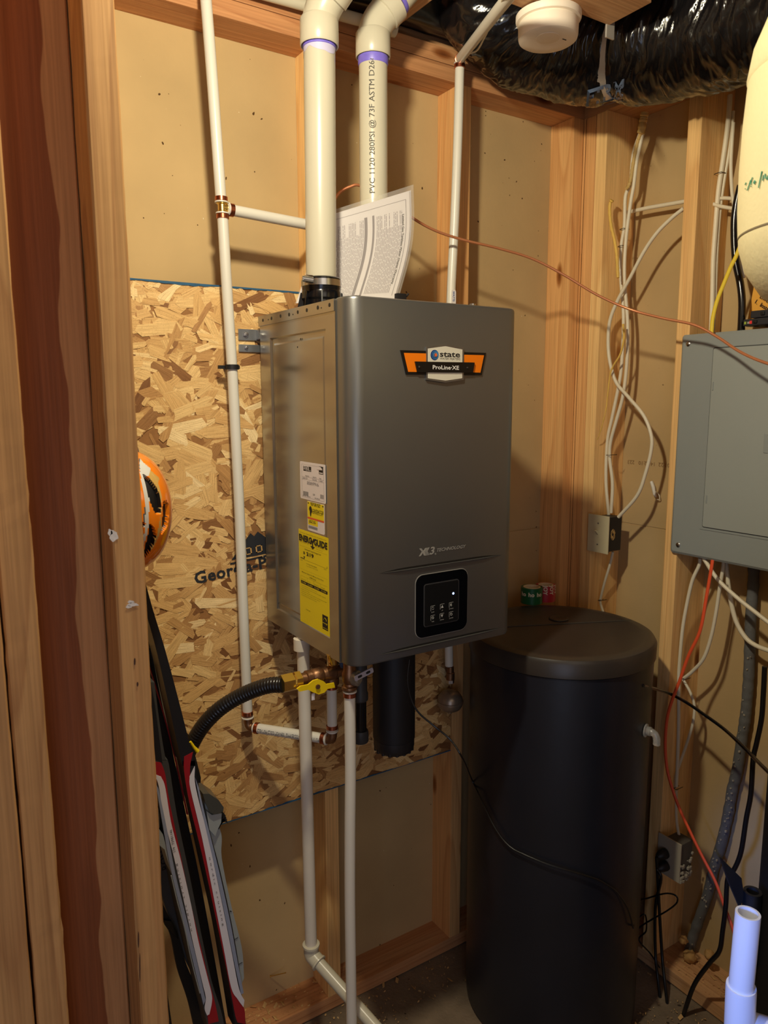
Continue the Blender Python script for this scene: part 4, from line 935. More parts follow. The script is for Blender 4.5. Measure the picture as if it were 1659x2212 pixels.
# ================================================================== BRINE TANK
TC = Vector((1.353, 1.285, 0)); TR_ = .23; TZ = H-.580
bt = thing('brine_tank', 'tall black plastic brine tank with round lid standing in the corner', 'tank', TC)
MB().lathe([(TR_-.012, .0), (TR_-.006, .006), (TR_-.004, .03), (TR_-.003, TZ-.10), (TR_-.002, TZ-.048)], TC, up, 96).build('body', TANK, bt)
lid = MB().lathe([(TR_-.001, TZ-.047), (TR_+.002, TZ-.045), (TR_+.0025, TZ-.012), (TR_-.003, TZ-.003), (TR_-.012, TZ), (TR_-.03, TZ), (TR_-.035, TZ-.0015), (.001, TZ-.0015), (0, TZ-.0015)], TC, up, 96).build('lid', mat('lid_plastic', srgb(50, 45, 42), .36, var=.3, vscale=9, bump=.12, bscale=30), bt)
c = P(1207, 1336, Z=TZ); MB().lathe([(.0, 0), (.026, 0), (.026, .002), (.023, .0035), (.018, .002), (0, .0018)], (c.x, c.y, TZ-.001), up, 32).build('lid_plug', mat('lid_plastic', '', .4), lid)
a_, b_ = P(1110, 1352, Z=TZ), P(1385, 1338, Z=TZ); sm_ = (b_-a_).normalized(); fo = (TC-a_).dot(sm_); m0 = a_+sm_*fo; hh = sqrt(max((TR_-.012)**2-((TC.x-m0.x)**2+(TC.y-m0.y)**2), 0)); a_, b_ = m0-sm_*hh, m0+sm_*hh

b = MB(); nnn = Vector((-sm_.y, sm_.x, 0)).normalized()*.0012; b.prism([a_-nnn+up*-.001, b_-nnn+up*-.001, b_+nnn+up*-.001, a_+nnn+up*-.001], (0, 0, .0014)); b.build('lid_seam', mat('dark_seam', '', .6), lid)
# clear elbow fitting and grommet on the tank's right flank
def on_tank(x, y, rr=TR_):
    d = ray(x, y); o = Vector((0, 0, H)); A_ = d.x*d.x+d.y*d.y; B2 = -2*(d.x*TC.x+d.y*TC.y); C2 = TC.x**2+TC.y**2-rr*rr
    disc = max(B2*B2-4*A_*C2, 0); t = (-B2-sqrt(disc))/(2*A_); return o+d*t
CLR = mat('clear_plastic', srgb(225, 225, 222), .15, trans=.75, var=.05, bump=.6, bscale=60)
q = on_tank(1396, 1578); nr = (q-Vector((TC.x, TC.y, q.z))).normalized()
ef = thing('overflow_elbow', 'small clear plastic elbow fitting on the flank of the black tank', 'fitting', q)
MB().lathe([(.006, 0), (.016, .0), (.016, .003), (.011, .005), (.011, .014), (.006, .014)], q-nr*.002, nr, 20).build('flange', CLR, ef)
MB().tube(arc(q+nr*.010, q+nr*.028, q+nr*.026-up*.028), .0085, 14).build('elbow', CLR, ef)

# ================================================================== TAPE ROLLS on the tank lid
GRN = mat('tape_green', srgb(22, 92, 52), .35, var=.1); REDT = mat('tape_red', srgb(176, 40, 52), .35, var=.1)
CARD = mat('cardboard_core', srgb(226, 206, 174), .6)
tp = P(1150, 1297, Z=TZ)
def roll(name, label, px, py, rr, hh, mt, words, wm, a0, gp=None, dz=0):
    c = P(px, py, Z=TZ+dz); t = thing(name, label, 'tape', c, gp)
    MB().lathe([(rr-.007, 0), (rr, 0), (rr, hh), (rr-.007, hh), (rr-.007, 0)], c, up, 40).build('ribbon', mt, t)
    MB().lathe([(rr-.010, 0), (rr-.0068, 0), (rr-.0068, hh+.0008), (rr-.010, hh+.0008), (rr-.010, 0)], c, up, 40).build('core', CARD, t)
    b = MB(); az_ = atan2(c.x, c.y)
    for s_, ang, zz, sz, rot in words:
        vs, fs = tmesh(s_, sz, bold=.03, align='CENTER')
        for_ = []
        for v in vs:
            x, y = (v[0], v[1]) if not rot else (v[1], -v[0])
            an = ang+x/rr; for_.append((c.x+(rr+.0004)*sin(pi+az_-an), c.y+(rr+.0004)*cos(pi+az_-an), c.z+zz+y))
        b.add(for_, fs)
    b.build('lettering', wm, t); return t
CRM = mat('tape_print', srgb(225, 215, 190), .5)
t2c = (1176, 1302)
roll('tape_roll', 'green ribbon roll lettered ho ho ho on the black tank lid', 1148, 1301, .031, .046, GRN, [('ho', -.80, .024, .0165, 0), ('ho', -.02, .024, .0165, 0), ('ho', .76, .024, .0165, 0)], CRM, 0)
roll('tape_roll', 'red ribbon roll behind the green ho ho ho roll', 1178, 1296, .0285, .046, REDT, [('JOY', 1.05, .036, .016, 1), ('JOY', -.2, .036, .016, 1), ('JOY', .45, .036, .016, 1)], CRM, 0)

# ================================================================== MANUAL IN A CLEAR BAG on the heater
def sheet_pt(u, v, off=0.0):
    """u 0..1 left-right, v 0..1 bottom-top of the bent packet"""
    TLp, TRp, BRp, BLp = (668, 478), (884, 412), (852, 645), (640, 655)
    bend = 20*sin(pi*v)*.9
    x = (TLp[0]*(1-u)+TRp[0]*u)*v+(BLp[0]*(1-u)+BRp[0]*u)*(1-v)+bend*(.75)*(1-(v-.6)**2)
    y = (TLp[1]*(1-u)+TRp[1]*u)*v+(BLp[1]*(1-u)+BRp[1]*u)*(1-v)
    yy = 1.372+.012*v-0+.006*sin(pi*v)+.006*(1-u)-off*.8
    return P(x, y, Y=yy)
pk = thing('manual_packet', 'white printed warranty sheets in a clear bag standing on the heater', 'papers', sheet_pt(.5, 0))
def grid(mb, f, nu, nv, mi=0):
    o = len(mb.v)
    for i in range(nu+1):
        for j in range(nv+1): mb.v.append(tuple(f(i/nu, j/nv)))
    for i in range(nu):
        for j in range(nv): a = o+i*(nv+1)+j; mb.f.append([a, a+nv+1, a+nv+2, a+1]); mb.mi.append(mi); mb.sm.append(True)
for k in range(4):
    b = MB(); grid(b, lambda u, v: sheet_pt(u*1.0+.006*k, v, -.0025*k), 12, 20); b.build('sheet', WHITE, pk, fixn=False)
b = MB(); rn = random.Random(5)
def pr(b, u0, v0, u1, v1, mi=0, nv=1):
    nv = max(1, int(abs(v1-v0)*24)); o = len(b.v)
    for j in range(nv+1):
        v = v0+(v1-v0)*j/nv; b.v += [tuple(sheet_pt(u0, v, .0006)), tuple(sheet_pt(u1, v, .0006))]
    for j in range(nv): b.f.append([o+2*j, o+2*j+1, o+2*j+3, o+2*j+2]); b.mi.append(mi); b.sm.append(False)
u = .235
while u < .93:
    if not (.53 < u < .66):
        v = .05 if u < .53 else .06; tp_ = .84 if rn.random() > .3 else .7
        while v < tp_:
            l = rn.uniform(.02, .09); pr(b, u, v, u+.0055, min(v+l, tp_)); v += l+.008
    u += .0155
pr(b, .545, .02, .575, .86, 1); pr(b, .625, .02, .645, .86, 1)
pr(b, .96, .03, .965, .93, 1); pr(b, .20, .928, .965, .931, 1)
for v in (.10, .2, .33): pr(b, .54, v, .65, v+.006, 2)
b.build('print', [mat('text_grey', srgb(150, 140, 146), .6), INKG, WHITE], pk, fixn=False)
b = MB(); vs, fs = tmesh('Limited Gas Tankless Water Heater Warranty', 1.0, bold=.012); wd = max(v[0] for v in vs)
b.add([tuple(sheet_pt(.925+v[1]*.028, .80-v[0]/wd*.66, .0009)) for v in vs], fs); b.build('lettering', INK, pk, fixn=False)
bagm = mat('clear_bag', srgb(235, 232, 225), .08, alpha=.16, var=.02, bump=.5, bscale=30, spec=.9)
b = MB(); grid(b, lambda u, v: sheet_pt(u*1.055-.01, v*1.045, .003+.0018*noise.noise(Vector((u*5, v*5, 0)))), 20, 24); grid(b, lambda u, v: sheet_pt(u*1.05-.01, v*1.045, -.012), 6, 8)
b.build('bag', bagm, pk, fixn=False)
# black clip beside the packet
c = P(866, 641, Y=1.27); bc = MB().box(c+Vector((-.012, -.006, -.014)), c+Vector((.010, .006, .006)), bev=.002).tube([c+Vector((.004, 0, .002)), c+Vector((.014, 0, .002)), c+Vector((.018, 0, .007))], .0022, 8)
tag(bc.build('binder_clip', BLK), 'small black clip lying on top of the heater beside the papers', 'clip')

# ================================================================== COPPER TUBE across the corner
ct = [P(690, 470, Y=1.50), P(716, 440, Y=1.50), P(735, 415, Y=1.49), P(757, 403, Y=1.48), P(778, 401, Y=1.475), P(830, 425, Y=1.475), P(890, 470, Y=1.47), P(940, 498, Y=1.465), P(1000, 518, Y=1.45), P(1075, 536, Y=1.43), P(1150, 559, Y=1.40), P(1220, 595, Y=1.36), P(1290, 637, Y=1.31), P(1360, 668, Y=1.25), P(1430, 687, Y=1.17), P(1500, 702, Y=1.09), P(1550, 728, Y=1.03), P(1595, 758, Y=.97), P(1640, 779, Y=.91), P(1700, 798, Y=.84)]
tag(MB().tube(cr(ct, 6), .0032, 10).build('copper_tube', COPT), 'thin copper tube sagging across the corner in front of the panel', 'tube')
# thin black cord from the heater over the tank
kc = [P(884, 1425, Y=1.24), P(880, 1470, Y=1.235), P(888, 1510, Y=1.23), P(905, 1540, Y=1.22), P(940, 1570, Y=1.20), P(975, 1600, Y=1.17), P(1000, 1640, Y=1.16)]
kc += [on_tank(x, y, TR_+.006) for x, y in ((1018, 1682), (1032, 1712), (1046, 1742), (1060, 1772), (1075, 1798), (1090, 1818), (1108, 1834), (1130, 1845), (1155, 1856), (1180, 1866), (1205, 1874), (1230, 1881), (1260, 1890), (1290, 1900), (1312, 1912), (1332, 1927), (1352, 1955), (1362, 1980), (1368, 2005))]
k2 = [on_tank(1368, 2005, TR_+.006), P(1375, 1950, X=1.60), P(1400, 1940, X=1.60), P(1438, 1930, X=1.60), P(1460, 1935, X=1.60), P(1462, 1950, X=1.6), P(1440, 1968, X=1.60), P(1410, 1985, X=1.60), P(1380, 2005, X=1.60), P(1366, 2030, X=1.58), P(1366, 2000, X=1.58), P(1392, 1975, X=1.6), P(1396, 2010, X=1.6), P(1380, 2030, X=1.6), P(1405, 2060, X=1.62), P(1425, 2090, X=1.64)]
tc2 = thing('control_cord', 'thin black cord draped from the heater across the black tank to a knot', 'cord', kc[0])
MB().tube(cr(kc, 6), .0022, 8).build('cord', BCAB, tc2)
MB().tube(cr(k2, 6), .0022, 8).build('knot_loop', BLKG, tc2)

# ================================================================== CABLES
def cable(pts, r, m, label, name='cable', cat='cable', flat=1.0, group=None, k=6, rs=None, print_=None):
    o = MB().tube(cr(pts, k), r if rs is None else rs, 10, flat=flat, up=(1, 0, 0)).build(name, m)
    return tag(o, label, cat, group)
px_ = lambda L_, X: [P(x, y, X=X) for x, y in L_]
def pxv(L_): return [P(x, y, X=X) for x, y, X in L_]
r_ = .0049
cable(px_([(1392, 247), (1383, 287), (1368, 333), (1362, 395), (1351, 425), (1349, 487), (1342, 533), (1341, 600), (1347, 684), (1343, 785), (1336, 836), (1322, 903), (1312, 954), (1309, 1038), (1315, 1112)], 1.70), r_, WCAB, 'white cable hanging from the ceiling, leftmost of the strands into the switch box', 'electrical_cable')
cable(px_([(1397, 247), (1388, 290), (1376, 345), (1369, 400), (1362, 440), (1352, 520), (1349, 600), (1356, 701), (1354, 785), (1346, 853), (1333, 903), (1319, 954), (1317, 990), (1323, 1045), (1320, 1108)], 1.694), r_, WCAB, 'white cable bowing right between the two straight strands above the switch box', 'electrical_cable')
cable(px_([(1477, 450), (1451, 471), (1420, 502), (1392, 542), (1361, 600), (1332, 654), (1316, 701), (1315, 765), (1329, 822), (1356, 856), (1390, 897), (1406, 937), (1407, 971), (1394, 1024), (1376, 1071), (1336, 1117)], 1.675), r_, WCAB, 'white cable making a wide loop to the right before the switch box', 'electrical_cable')
cable(px_([(1355, 459), (1395, 450), (1440, 442), (1480, 435), (1500, 432)], 1.735), r_*1.1, WCAB, 'short white cable running level between two studs below the duct', 'electrical_cable')
cable(px_([(1577, 205), (1572, 272), (1561, 352), (1552, 413), (1546, 487), (1541, 560), (1539, 640), (1536, 722)], 1.735), .006, WCAB, 'pair-thick white cable dropping behind into the panel top', 'electrical_cable')
cable(px_([(1584, 240), (1578, 310), (1566, 380), (1556, 450), (1549, 540), (1545, 640), (1540, 722)], 1.745), .004, WCAB, 'thin white cable just right of the thick one above the panel', 'electrical_cable')
cable(px_([(1584, 265), (1579, 349), (1581, 410), (1586, 447), (1592, 500), (1602, 560), (1607, 600)], 1.72), .0042, WCAB, 'white cable hugging the edge of the cream tank', 'electrical_cable')
cable(px_([(1540, 430), (1565, 428), (1590, 430)], 1.74), .0045, WCAB, 'upper white cable stub leaving the hole in the stud', 'electrical_cable')
cable(px_([(1538, 440), (1558, 446), (1592, 452)], 1.73), .0045, WCAB, 'lower white cable stub leaving the hole in the stud', 'electrical_cable')
cable(px_([(1600, 400), (1591, 440), (1586, 487), (1589, 560), (1599, 612), (1603, 655), (1601, 715)], 1.70), .0085, BLKG, 'thick glossy black cable entering the panel top beside the cream tank', 'electrical_cable')
cable(px_([(1622, 500), (1604, 521), (1589, 556), (1578, 578), (1561, 619), (1549, 650), (1540, 686), (1537, 719)], 1.64), .0048, YCAB, 'yellow cable curving into the top of the panel', 'electrical_cable', flat=.8)
cable(px_([(1512, 1206), (1510, 1222), (1495, 1256), (1482, 1314), (1474, 1363), (1468, 1431), (1466, 1471), (1466, 1553), (1464, 1634), (1461, 1699)], 1.685), r_*.95, WCAB, 'leftmost white cable falling from under the panel down the stud', 'electrical_cable')
cable(px_([(1539, 1210), (1537, 1225), (1525, 1295), (1512, 1363), (1487, 1417), (1468, 1471), (1452, 1512), (1441, 1553), (1437, 1607), (1441, 1661), (1453, 1706), (1466, 1742), (1489, 1793), (1517, 1850), (1545, 1904), (1564, 1955), (1584, 2010), (1598, 2070)], 1.62), .0042, OCAB, 'bright orange cable crossing down past the outlet', 'electrical_cable', flat=.8)
cable(px_([(1563, 1212), (1562, 1227), (1555, 1268), (1547, 1322), (1536, 1376), (1520, 1422), (1496, 1450), (1476, 1466)], 1.70), r_*.95, WCAB, 'white cable curving left under the panel to the stapled stud', 'electrical_cable')
cable(px_([(1568, 1212), (1569, 1224), (1574, 1268), (1582, 1314), (1593, 1349), (1612, 1379), (1634, 1395), (1665, 1407)], 1.72), .0058, WCAB, 'thicker white cable under the panel curving right behind the grey one', 'electrical_cable')
cable(px_([(1520, 1206), (1550, 1251), (1591, 1290), (1631, 1322), (1680, 1360)], 1.665), .0052, WCAB, 'white cable slanting straight down to the right under the panel', 'electrical_cable')
cable(px_([(1473, 1464), (1481, 1477), (1492, 1498), (1500, 1525), (1497, 1561), (1485, 1602), (1469, 1648), (1459, 1677), (1458, 1702)], 1.70), .0038, WCAB, 'white cable bulging right beside the stud above the outlet', 'electrical_cable')
cable(px_([(1461, 1706), (1461, 1760), (1464, 1790), (1468, 1808)], 1.70), .004, WCAB, 'short white cable dropping into the outlet box', 'electrical_cable')
cable(px_([(1324, 1192), (1318, 1218), (1306, 1258), (1298, 1290), (1297, 1302), (1303, 1322)], 1.70), .0038, WCAB, 'white cable leaving the bottom of the switch box', 'electrical_cable')
gp_ = [(1628, 1225), (1627, 1265), (1622, 1330), (1620, 1390), (1618, 1450), (1615, 1498), (1610, 1550), (1602, 1600), (1592, 1665), (1582, 1705), (1573, 1758), (1559, 1820), (1543, 1873), (1529, 1931), (1513, 1978), (1497, 2024), (1488, 2058)]
gpts = cr(px_(gp_, 1.765), 14); rs = [.0135+.0016*noise.noise(Vector((i*.25, 0, 0))) for i in range(len(gpts))]
gc = thing('service_cable', 'thick dusty grey cable falling down the wall under the panel', 'cable', gpts[-1])
MB().tube(gpts, rs, 16).build('jacket', GCAB, gc)
b = MB(); rn = random.Random(11)
for k in range(70):
    i = int(rn.triangular(20, len(gpts)-8, len(gpts)*.72)); q = gpts[i]+Vector((-.012-rn.random()*.003, rn.uniform(-.012, .004), rn.uniform(-.005, .005))); s_ = rn.uniform(.0008, .0024)
    b.box(q-Vector((s_, s_, s_*rn.uniform(.4, 1.5))), q+Vector((s_, s_*rn.uniform(.5, 1.2), s_)), bev=s_*.3)
o = b.build('plaster_crumbs', mat('crumb', srgb(160, 152, 138), .9, var=.3), gc); o['kind'] = 'stuff'
cable(px_([(1652, 1440), (1649, 1500), (1645, 1553), (1634, 1607), (1627, 1640), (1622, 1715), (1612, 1769), (1601, 1839), (1587, 1876), (1572, 1898), (1568, 1955), (1561, 2012), (1554, 2054), (1533, 2080), (1503, 2121), (1486, 2163), (1471, 2214), (1460, 2270)], 1.60), .0058, BCAB, 'thick black power cord snaking down to the floor right of the outlet', 'black_cord', 'cord')
p0 = on_tank(1396, 1479); tbp = [p0-Vector((.01, 0, 0)), P(1441, 1496, Y=1.16), P(1482, 1517, Y=1.10), P(1523, 1545, Y=1.03), P(1563, 1574, Y=.97), P(1596, 1604, Y=.90), P(1626, 1634, Y=.84), P(1648, 1656, Y=.78), P(1675, 1682, Y=.72)]
cable(tbp, .0042, BLKG, 'thin black tube leaving the side of the tank to the right', 'brine_tube', 'tube')
# staples and ties
st_ = MB()
b = MB()
slab_ = ['dark staple on the white cables halfway down to the switch box', 'dark staple pinching the cables just above the copper tube', 'staple across the white cables left of the cream tank', 'staple over the white cables just above the outlet', 'staple on the cable bundle where the level cable starts', 'staple on the single cable below the switch box', 'staple holding the white cable where the orange one crosses']
for ki, (x, y, X, w_) in enumerate(((1317, 983, 1.688, .009), (1341, 532, 1.692, .006), (1552, 375, 1.728, .010), (1461, 1703, 1.69, .006), (1345, 495, 1.692, .006), (1297, 1297, 1.69, .006), (1478, 1467, 1.69, .005))):
    c = P(x, y, X=X); o = MB().tube([c+Vector((.02, .0, 0))+Vector((0, w_, -.001)), c+Vector((-.004, w_, -.001)), c+Vector((-.006, w_*.5, 0)), c+Vector((-.006, -w_*.5, 0)), c+Vector((-.004, -w_, .001)), c+Vector((.02, -w_, .001))], .0009, 6).build('cable_staple', mat('staple_dark', srgb(52, 44, 38), .5, metal=.5))
    tag(o, slab_[ki], 'staple', 'cable staples on the right wall')
# spray foam runs
f1 = px_([(1393, 243), (1389, 262), (1385, 285), (1378, 305), (1372, 330), (1367, 360), (1363, 385), (1358, 402), (1353, 408)], 1.688)
fp1 = cr(f1, 8); rs = [.010+.004*noise.noise(Vector((i*.6, 2, 0))) if i < 18 else .0045+.002*noise.noise(Vector((i*.8, 2, 0))) for i in range(len(fp1))]
tag(MB().tube(fp1, rs, 10).build('foam_drip', mat('foam_pale', srgb(206, 172, 104), .6, var=.3, bump=.8, bscale=90)), 'dried yellow foam clinging to the cables right under the duct', 'foam')
fp2 = cr(px_([(1322, 432), (1318, 440), (1317, 456), (1320, 487), (1327, 517), (1332, 548), (1334, 580), (1335, 600)], 1.655), 8)
tag(MB().tube(fp2, [.0042+.0018*noise.noise(Vector((i*.7, 1, 0))) if i > 3 else .006 for i in range(len(fp2))], 10).build('foam_drip', FOAM), 'thin run of yellow foam down the corner stud face', 'foam')
fp3 = cr(px_([(1346, 700), (1348, 730), (1340, 765), (1325, 790), (1318, 810), (1313, 850), (1308, 890), (1296, 935), (1290, 950)], 1.657), 8)
tag(MB().tube(fp3, [max(.0008, .0034-.00004*i+.0014*noise.noise(Vector((i*.7, 4, 0)))) for i in range(len(fp3))], 8).build('foam_drip', FOAM), 'stringy pale foam drip behind the crossing white cables', 'foam')

# ================================================================== SWITCH BOX
XS = 1.652
def rect_x(pts, X):
    q = [P(x, y, X=X) for x, y in pts]; return max(q[0].y, q[3].y), min(q[1].y, q[2].y), (q[2].z+q[3].z)/2, (q[0].z+q[1].z)/2
ya, yb, za, zb = rect_x(((1271, 1109), (1313, 1116), (1312, 1198), (1271, 1189)), XS)
sb = thing('light_switch', 'ivory toggle light switch on a black box beside the corner stud', 'switch', (XS, (ya+yb)/2, za))
MB().box((XS, yb, za), (XS+.004, ya, zb), bev=.0014).build('face_plate', IVORY, sb)
bxo = MB().box((XS+.004, yb+.004, za+.006), (XS+.060, yb+.05, zb-.004), bev=.001).box((XS+.003, yb+.002, za+.004), (XS+.009, yb+.052, zb-.002)).build('junction_box', mat('box_black', srgb(30, 30, 33), .5), sb)
yc_, zm = (ya+yb)/2, (za+zb)/2
MB().prism([Vector((XS, yc_-.003, zm-.004)), Vector((XS-.012, yc_-.003, zm+.009)), Vector((XS-.009, yc_-.003, zm+.012)), Vector((XS, yc_-.003, zm+.006))], (0, .006, 0)).box((XS-.0008, yc_-.005, zm-.011), (XS+.001, yc_+.005, zm+.011)).build('toggle', IVORY, sb)
for dz in (-.031, .031): MB().lathe([(.0026, 0), (.0022, .001), (0, .0012)], (XS, yc_, zm+dz), (-1, 0, 0), 10).build('plate_screw', GALV, sb)
b = MB(); rn = random.Random(2); cxx, czz = XS+.024, zm
fnb = lambda x, z: Vector((cxx+x, yb+.0035, czz+z))
for i in range(16):
    a = 2*pi*i/16; r1, r3 = .004+.003*rn.random(), .011+.006*rn.random()
    b.tube([fnb(cos(a)*r1*.7, sin(a)*r1), fnb(cos(a+.3)*r3*.62, sin(a+.3)*r3)], .0006, 5)
b.tube([fnb(.009*cos(a)*(1 if i % 2 else .8), .016*sin(a)) for i, a in enumerate([2*pi*j/12 for j in range(13)])], .0006, 5)
b.build('knockout_emblem', mat('gold_print', srgb(190, 150, 90), .5), bxo)

# ================================================================== OUTLET low
XO = 1.655
ya, yb, za, zb = rect_x(((1422.5, 1799.5), (1470.6, 1823.8), (1466.5, 1906), (1422, 1884)), XO)
ou = thing('wall_outlet', 'pale duplex outlet low on the stud with two black plugs in it', 'outlet', (XO, (ya+yb)/2, za))
MB().box((XO, yb, za), (XO+.004, ya, zb), bev=.0012).build('face_plate', mat('ivory_dusty', srgb(176, 166, 148), .5, var=.1), ou)
MB().box((XO+.004, yb+.003, za+.006), (XO+.055, yb+.05, zb-.004), bev=.001).build('junction_box', mat('box_grey', srgb(84, 78, 72), .7, var=.3), ou)
b = MB(); rn = random.Random(4)
for k in range(70):
    q = Vector((XO+rn.uniform(.002, .05), yb+rn.uniform(-.003, .003), za+abs(rn.gauss(0, .03)))); s_ = rn.uniform(.001, .004); b.box(q-Vector((s_, s_, s_)), q+Vector((s_, s_*.6, s_)), bev=s_*.3)
o = b.build('plaster_crumbs', mat('crumb', '', .9), ou); o['kind'] = 'stuff'
for i, (x, y) in enumerate(((1440, 1842), (1441, 1868))):
    c = P(x, y, X=XO); pl = thing('power_plug', ('upper' if i == 0 else 'lower')+' black plug in the pale outlet with its cord falling', 'plug', c)
    MB().lathe([(.013, .001), (.0145, .006), (.013, .020), (.009, .028), (.0055, .032)], c, (-1, .25, -.2), 16).build('plug_head', BLK, pl)
    e = c+Vector((-.032, .008, -.006)); 
    path = [e, P(1420-i*-8, 1880+i*18, X=XO-.03), P(1424+i*-8+0, 1960, X=XO-.025), P(1430-i*14, 2060, X=XO-.03), P(1436-i*14, 2120, X=XO-.05), P(1448-i*14, 2230, X=XO-.06)]
    MB().tube(cr(path, 6), .0042, 10).build('cord', BCAB, pl)

# ================================================================== ELECTRICAL PANEL
XE = 1.650
ya = .7235*XE; zb = P(1472, 724, X=XE).z; za = P(1447, 1193, X=XE).z; yb = ya-.385
ep = thing('breaker_box', 'grey steel breaker panel with a door on the right wall', 'electrical panel', (XE, (ya+yb)/2, za))
b = MB(); pr_ = rrect(yb, za, ya, zb, .008, 4); inn = rrect(yb+.006, za+.006, ya-.006, zb-.006, .006, 4)
b.v += [(XE+.012, y, z) for y, z in pr_]+[(XE+.004, y, z) for y, z in pr_]+[(XE, y, z) for y, z in inn]; n = len(pr_)
for k in range(2):
    for i in range(n): j = (i+1) % n; b.f.append([k*n+i, k*n+j, k*n+n+j, k*n+n+i]); b.mi.append(0); b.sm.append(False)
b.f += [list(range(2*n, 3*n)), list(range(n))]; b.mi += [0, 0]; b.sm += [False, False]
b.build('cover', GREYP, ep)
MB().box((XE+.012, yb+.02, za+.012), (RD-.02, ya-.026, zb-.012)).build('enclosure', mat('enclosure_grey', srgb(84, 90, 94), .5, metal=.3), ep)
dq_ = [P(x, y, X=XE) for x, y in ((1537, 756), (1700, 741), (1700, 1172), (1524, 1141))]
dy, dz1, dz0 = (dq_[0].y+dq_[3].y)/2, dq_[0].z, dq_[3].z
MB().prism([Vector((XE, y, z)) for y, z in rrect(yb+.05, dz0-.004, dy+.010, dz1+.010, .004, 3)], (-.0015, 0, 0)).build('door_frame', GREYP, ep)
MB().prism([Vector((XE-.0015, y, z)) for y, z in rrect(yb+.0535, dz0+.0015, dy+.0015, dz1+.0055, .005, 3)], (-.0004, 0, 0)).build('door_gap', mat('panel_gap', srgb(60, 64, 66), .6), ep)
dr = MB().prism([Vector((XE-.0019, y, z)) for y, z in rrect(yb+.056, dz0+.004, dy-.001, dz1+.003, .004, 3)], (-.0025, 0, 0)).build('door', mat('panel_door_paint', srgb(158, 163, 158), .42, metal=.1, var=.03), ep)
for (x, y) in ((1541, 834), (1527, 1078)):
    c = P(x, y, X=XE-.003); MB().box((c.x-.003, c.y-.0016, c.z-.010), (c.x+.001, c.y+.0016, c.z+.010), bev=.0006).build('hinge', GREYP, dr)
c = P(1658, 958, X=XE-.004); MB().box((c.x-.002, c.y-.02, c.z-.022), (c.x+.001, c.y+.008, c.z+.022), bev=.001).build('latch', GREYP, dr)
for (x, y) in ((1487, 743), (1465, 1177)):
    c = P(x, y, X=XE); s_ = MB().lathe([(.0065, 0), (.0062, .0015), (.004, .003), (0, .0036)], c, (-1, 0, 0), 20).build('cover_screw', STEEL, ep)
# card and spare breakers on top of the panel
tq = [P(x, y, X=1.74) for x, y in ((1612, 706), (1632, 600), (1654, 560), (1740, 500), (1760, 712))]
en = MB().prism(tq, (.002, 0, 0)).build('instruction_card', mat('manila_card', srgb(232, 168, 62), .6, var=.04)); tag(en, 'orange cardboard envelope with black text standing on the panel', 'card')
b = MB(); oo = P(1640, 643, X=1.738); e1_ = (P(1659, 655, X=1.738)-oo).normalized(); e2_ = (P(1644, 628, X=1.738)-oo); e2_ = (e2_-e1_*e2_.dot(e1_)).normalized()
for t, dx, dy_ in (('Envelope contains', 0, 0), ('1.  Instructions', -.005, -.015), ('     Holding', .004, -.03)):
    text_to(b, t, .0135, lambda x, y: oo+e1_*(x+dx)+e2_*(y+dy_)+Vector((-.0004, 0, 0)), bold=.01)
quad(b, lambda x, y: oo+e1_*x+e2_*y+Vector((-.0004, 0, 0)), .0, .016, .08, .0172)
b.build('lettering', INK, en)
for i, (x, y, hh, ln) in enumerate(((1618, 706, .0155, .07), (1634, 689, .0165, .06))):
    c = P(x, y, X=1.70); nm = 'loose black circuit breaker '+('lying flat on the panel with a red mark' if i == 0 else 'stacked on top of the other one')
    t = thing('circuit_breaker', nm, 'breaker', c)
    MB().box((1.675, c.y-ln, c.z), (1.74, c.y, c.z+hh), bev=.002).build('case', mat('breaker_black', srgb(38, 38, 42), .4), t)
    MB().box((1.671, c.y-.035, c.z+hh*.3), (1.676, c.y-.026, c.z+hh*.75), bev=.0008).build('lever', mat('breaker_dark', srgb(12, 12, 14), .4), t)
    if i == 0:
        MB().box((1.6744, c.y-.022, c.z+.004), (1.6752, c.y-.016, c.z+.011)).build('red_flag', mat('red_flag', srgb(225, 50, 50), .5, emit=None), t)
        b = MB(); text_to(b, '15', .006, lambda x, y: Vector((1.6745, c.y-.010-x, c.z+.005+y)), bold=.02); b.build('lettering', LPLA, t)
        b = MB(); b.box((1.6743, c.y-.008, c.z+.004), (1.6752, c.y-.003, c.z+.010)); b.build('green_mark', mat('green_mark', srgb(150, 170, 60), .5), t)
    else: MB().lathe([(.003, 0), (.0045, .002), (.002, .004), (0, .004)], (1.69, c.y+.0, c.z+.008), (0, 1, 0), 10).build('terminal_screw', BRASS, t)

# ================================================================== CREAM TANK at the right edge
ez1 = P(1606, 188, Y=.62).z; cz_ = P(1600, 519, Y=.62)
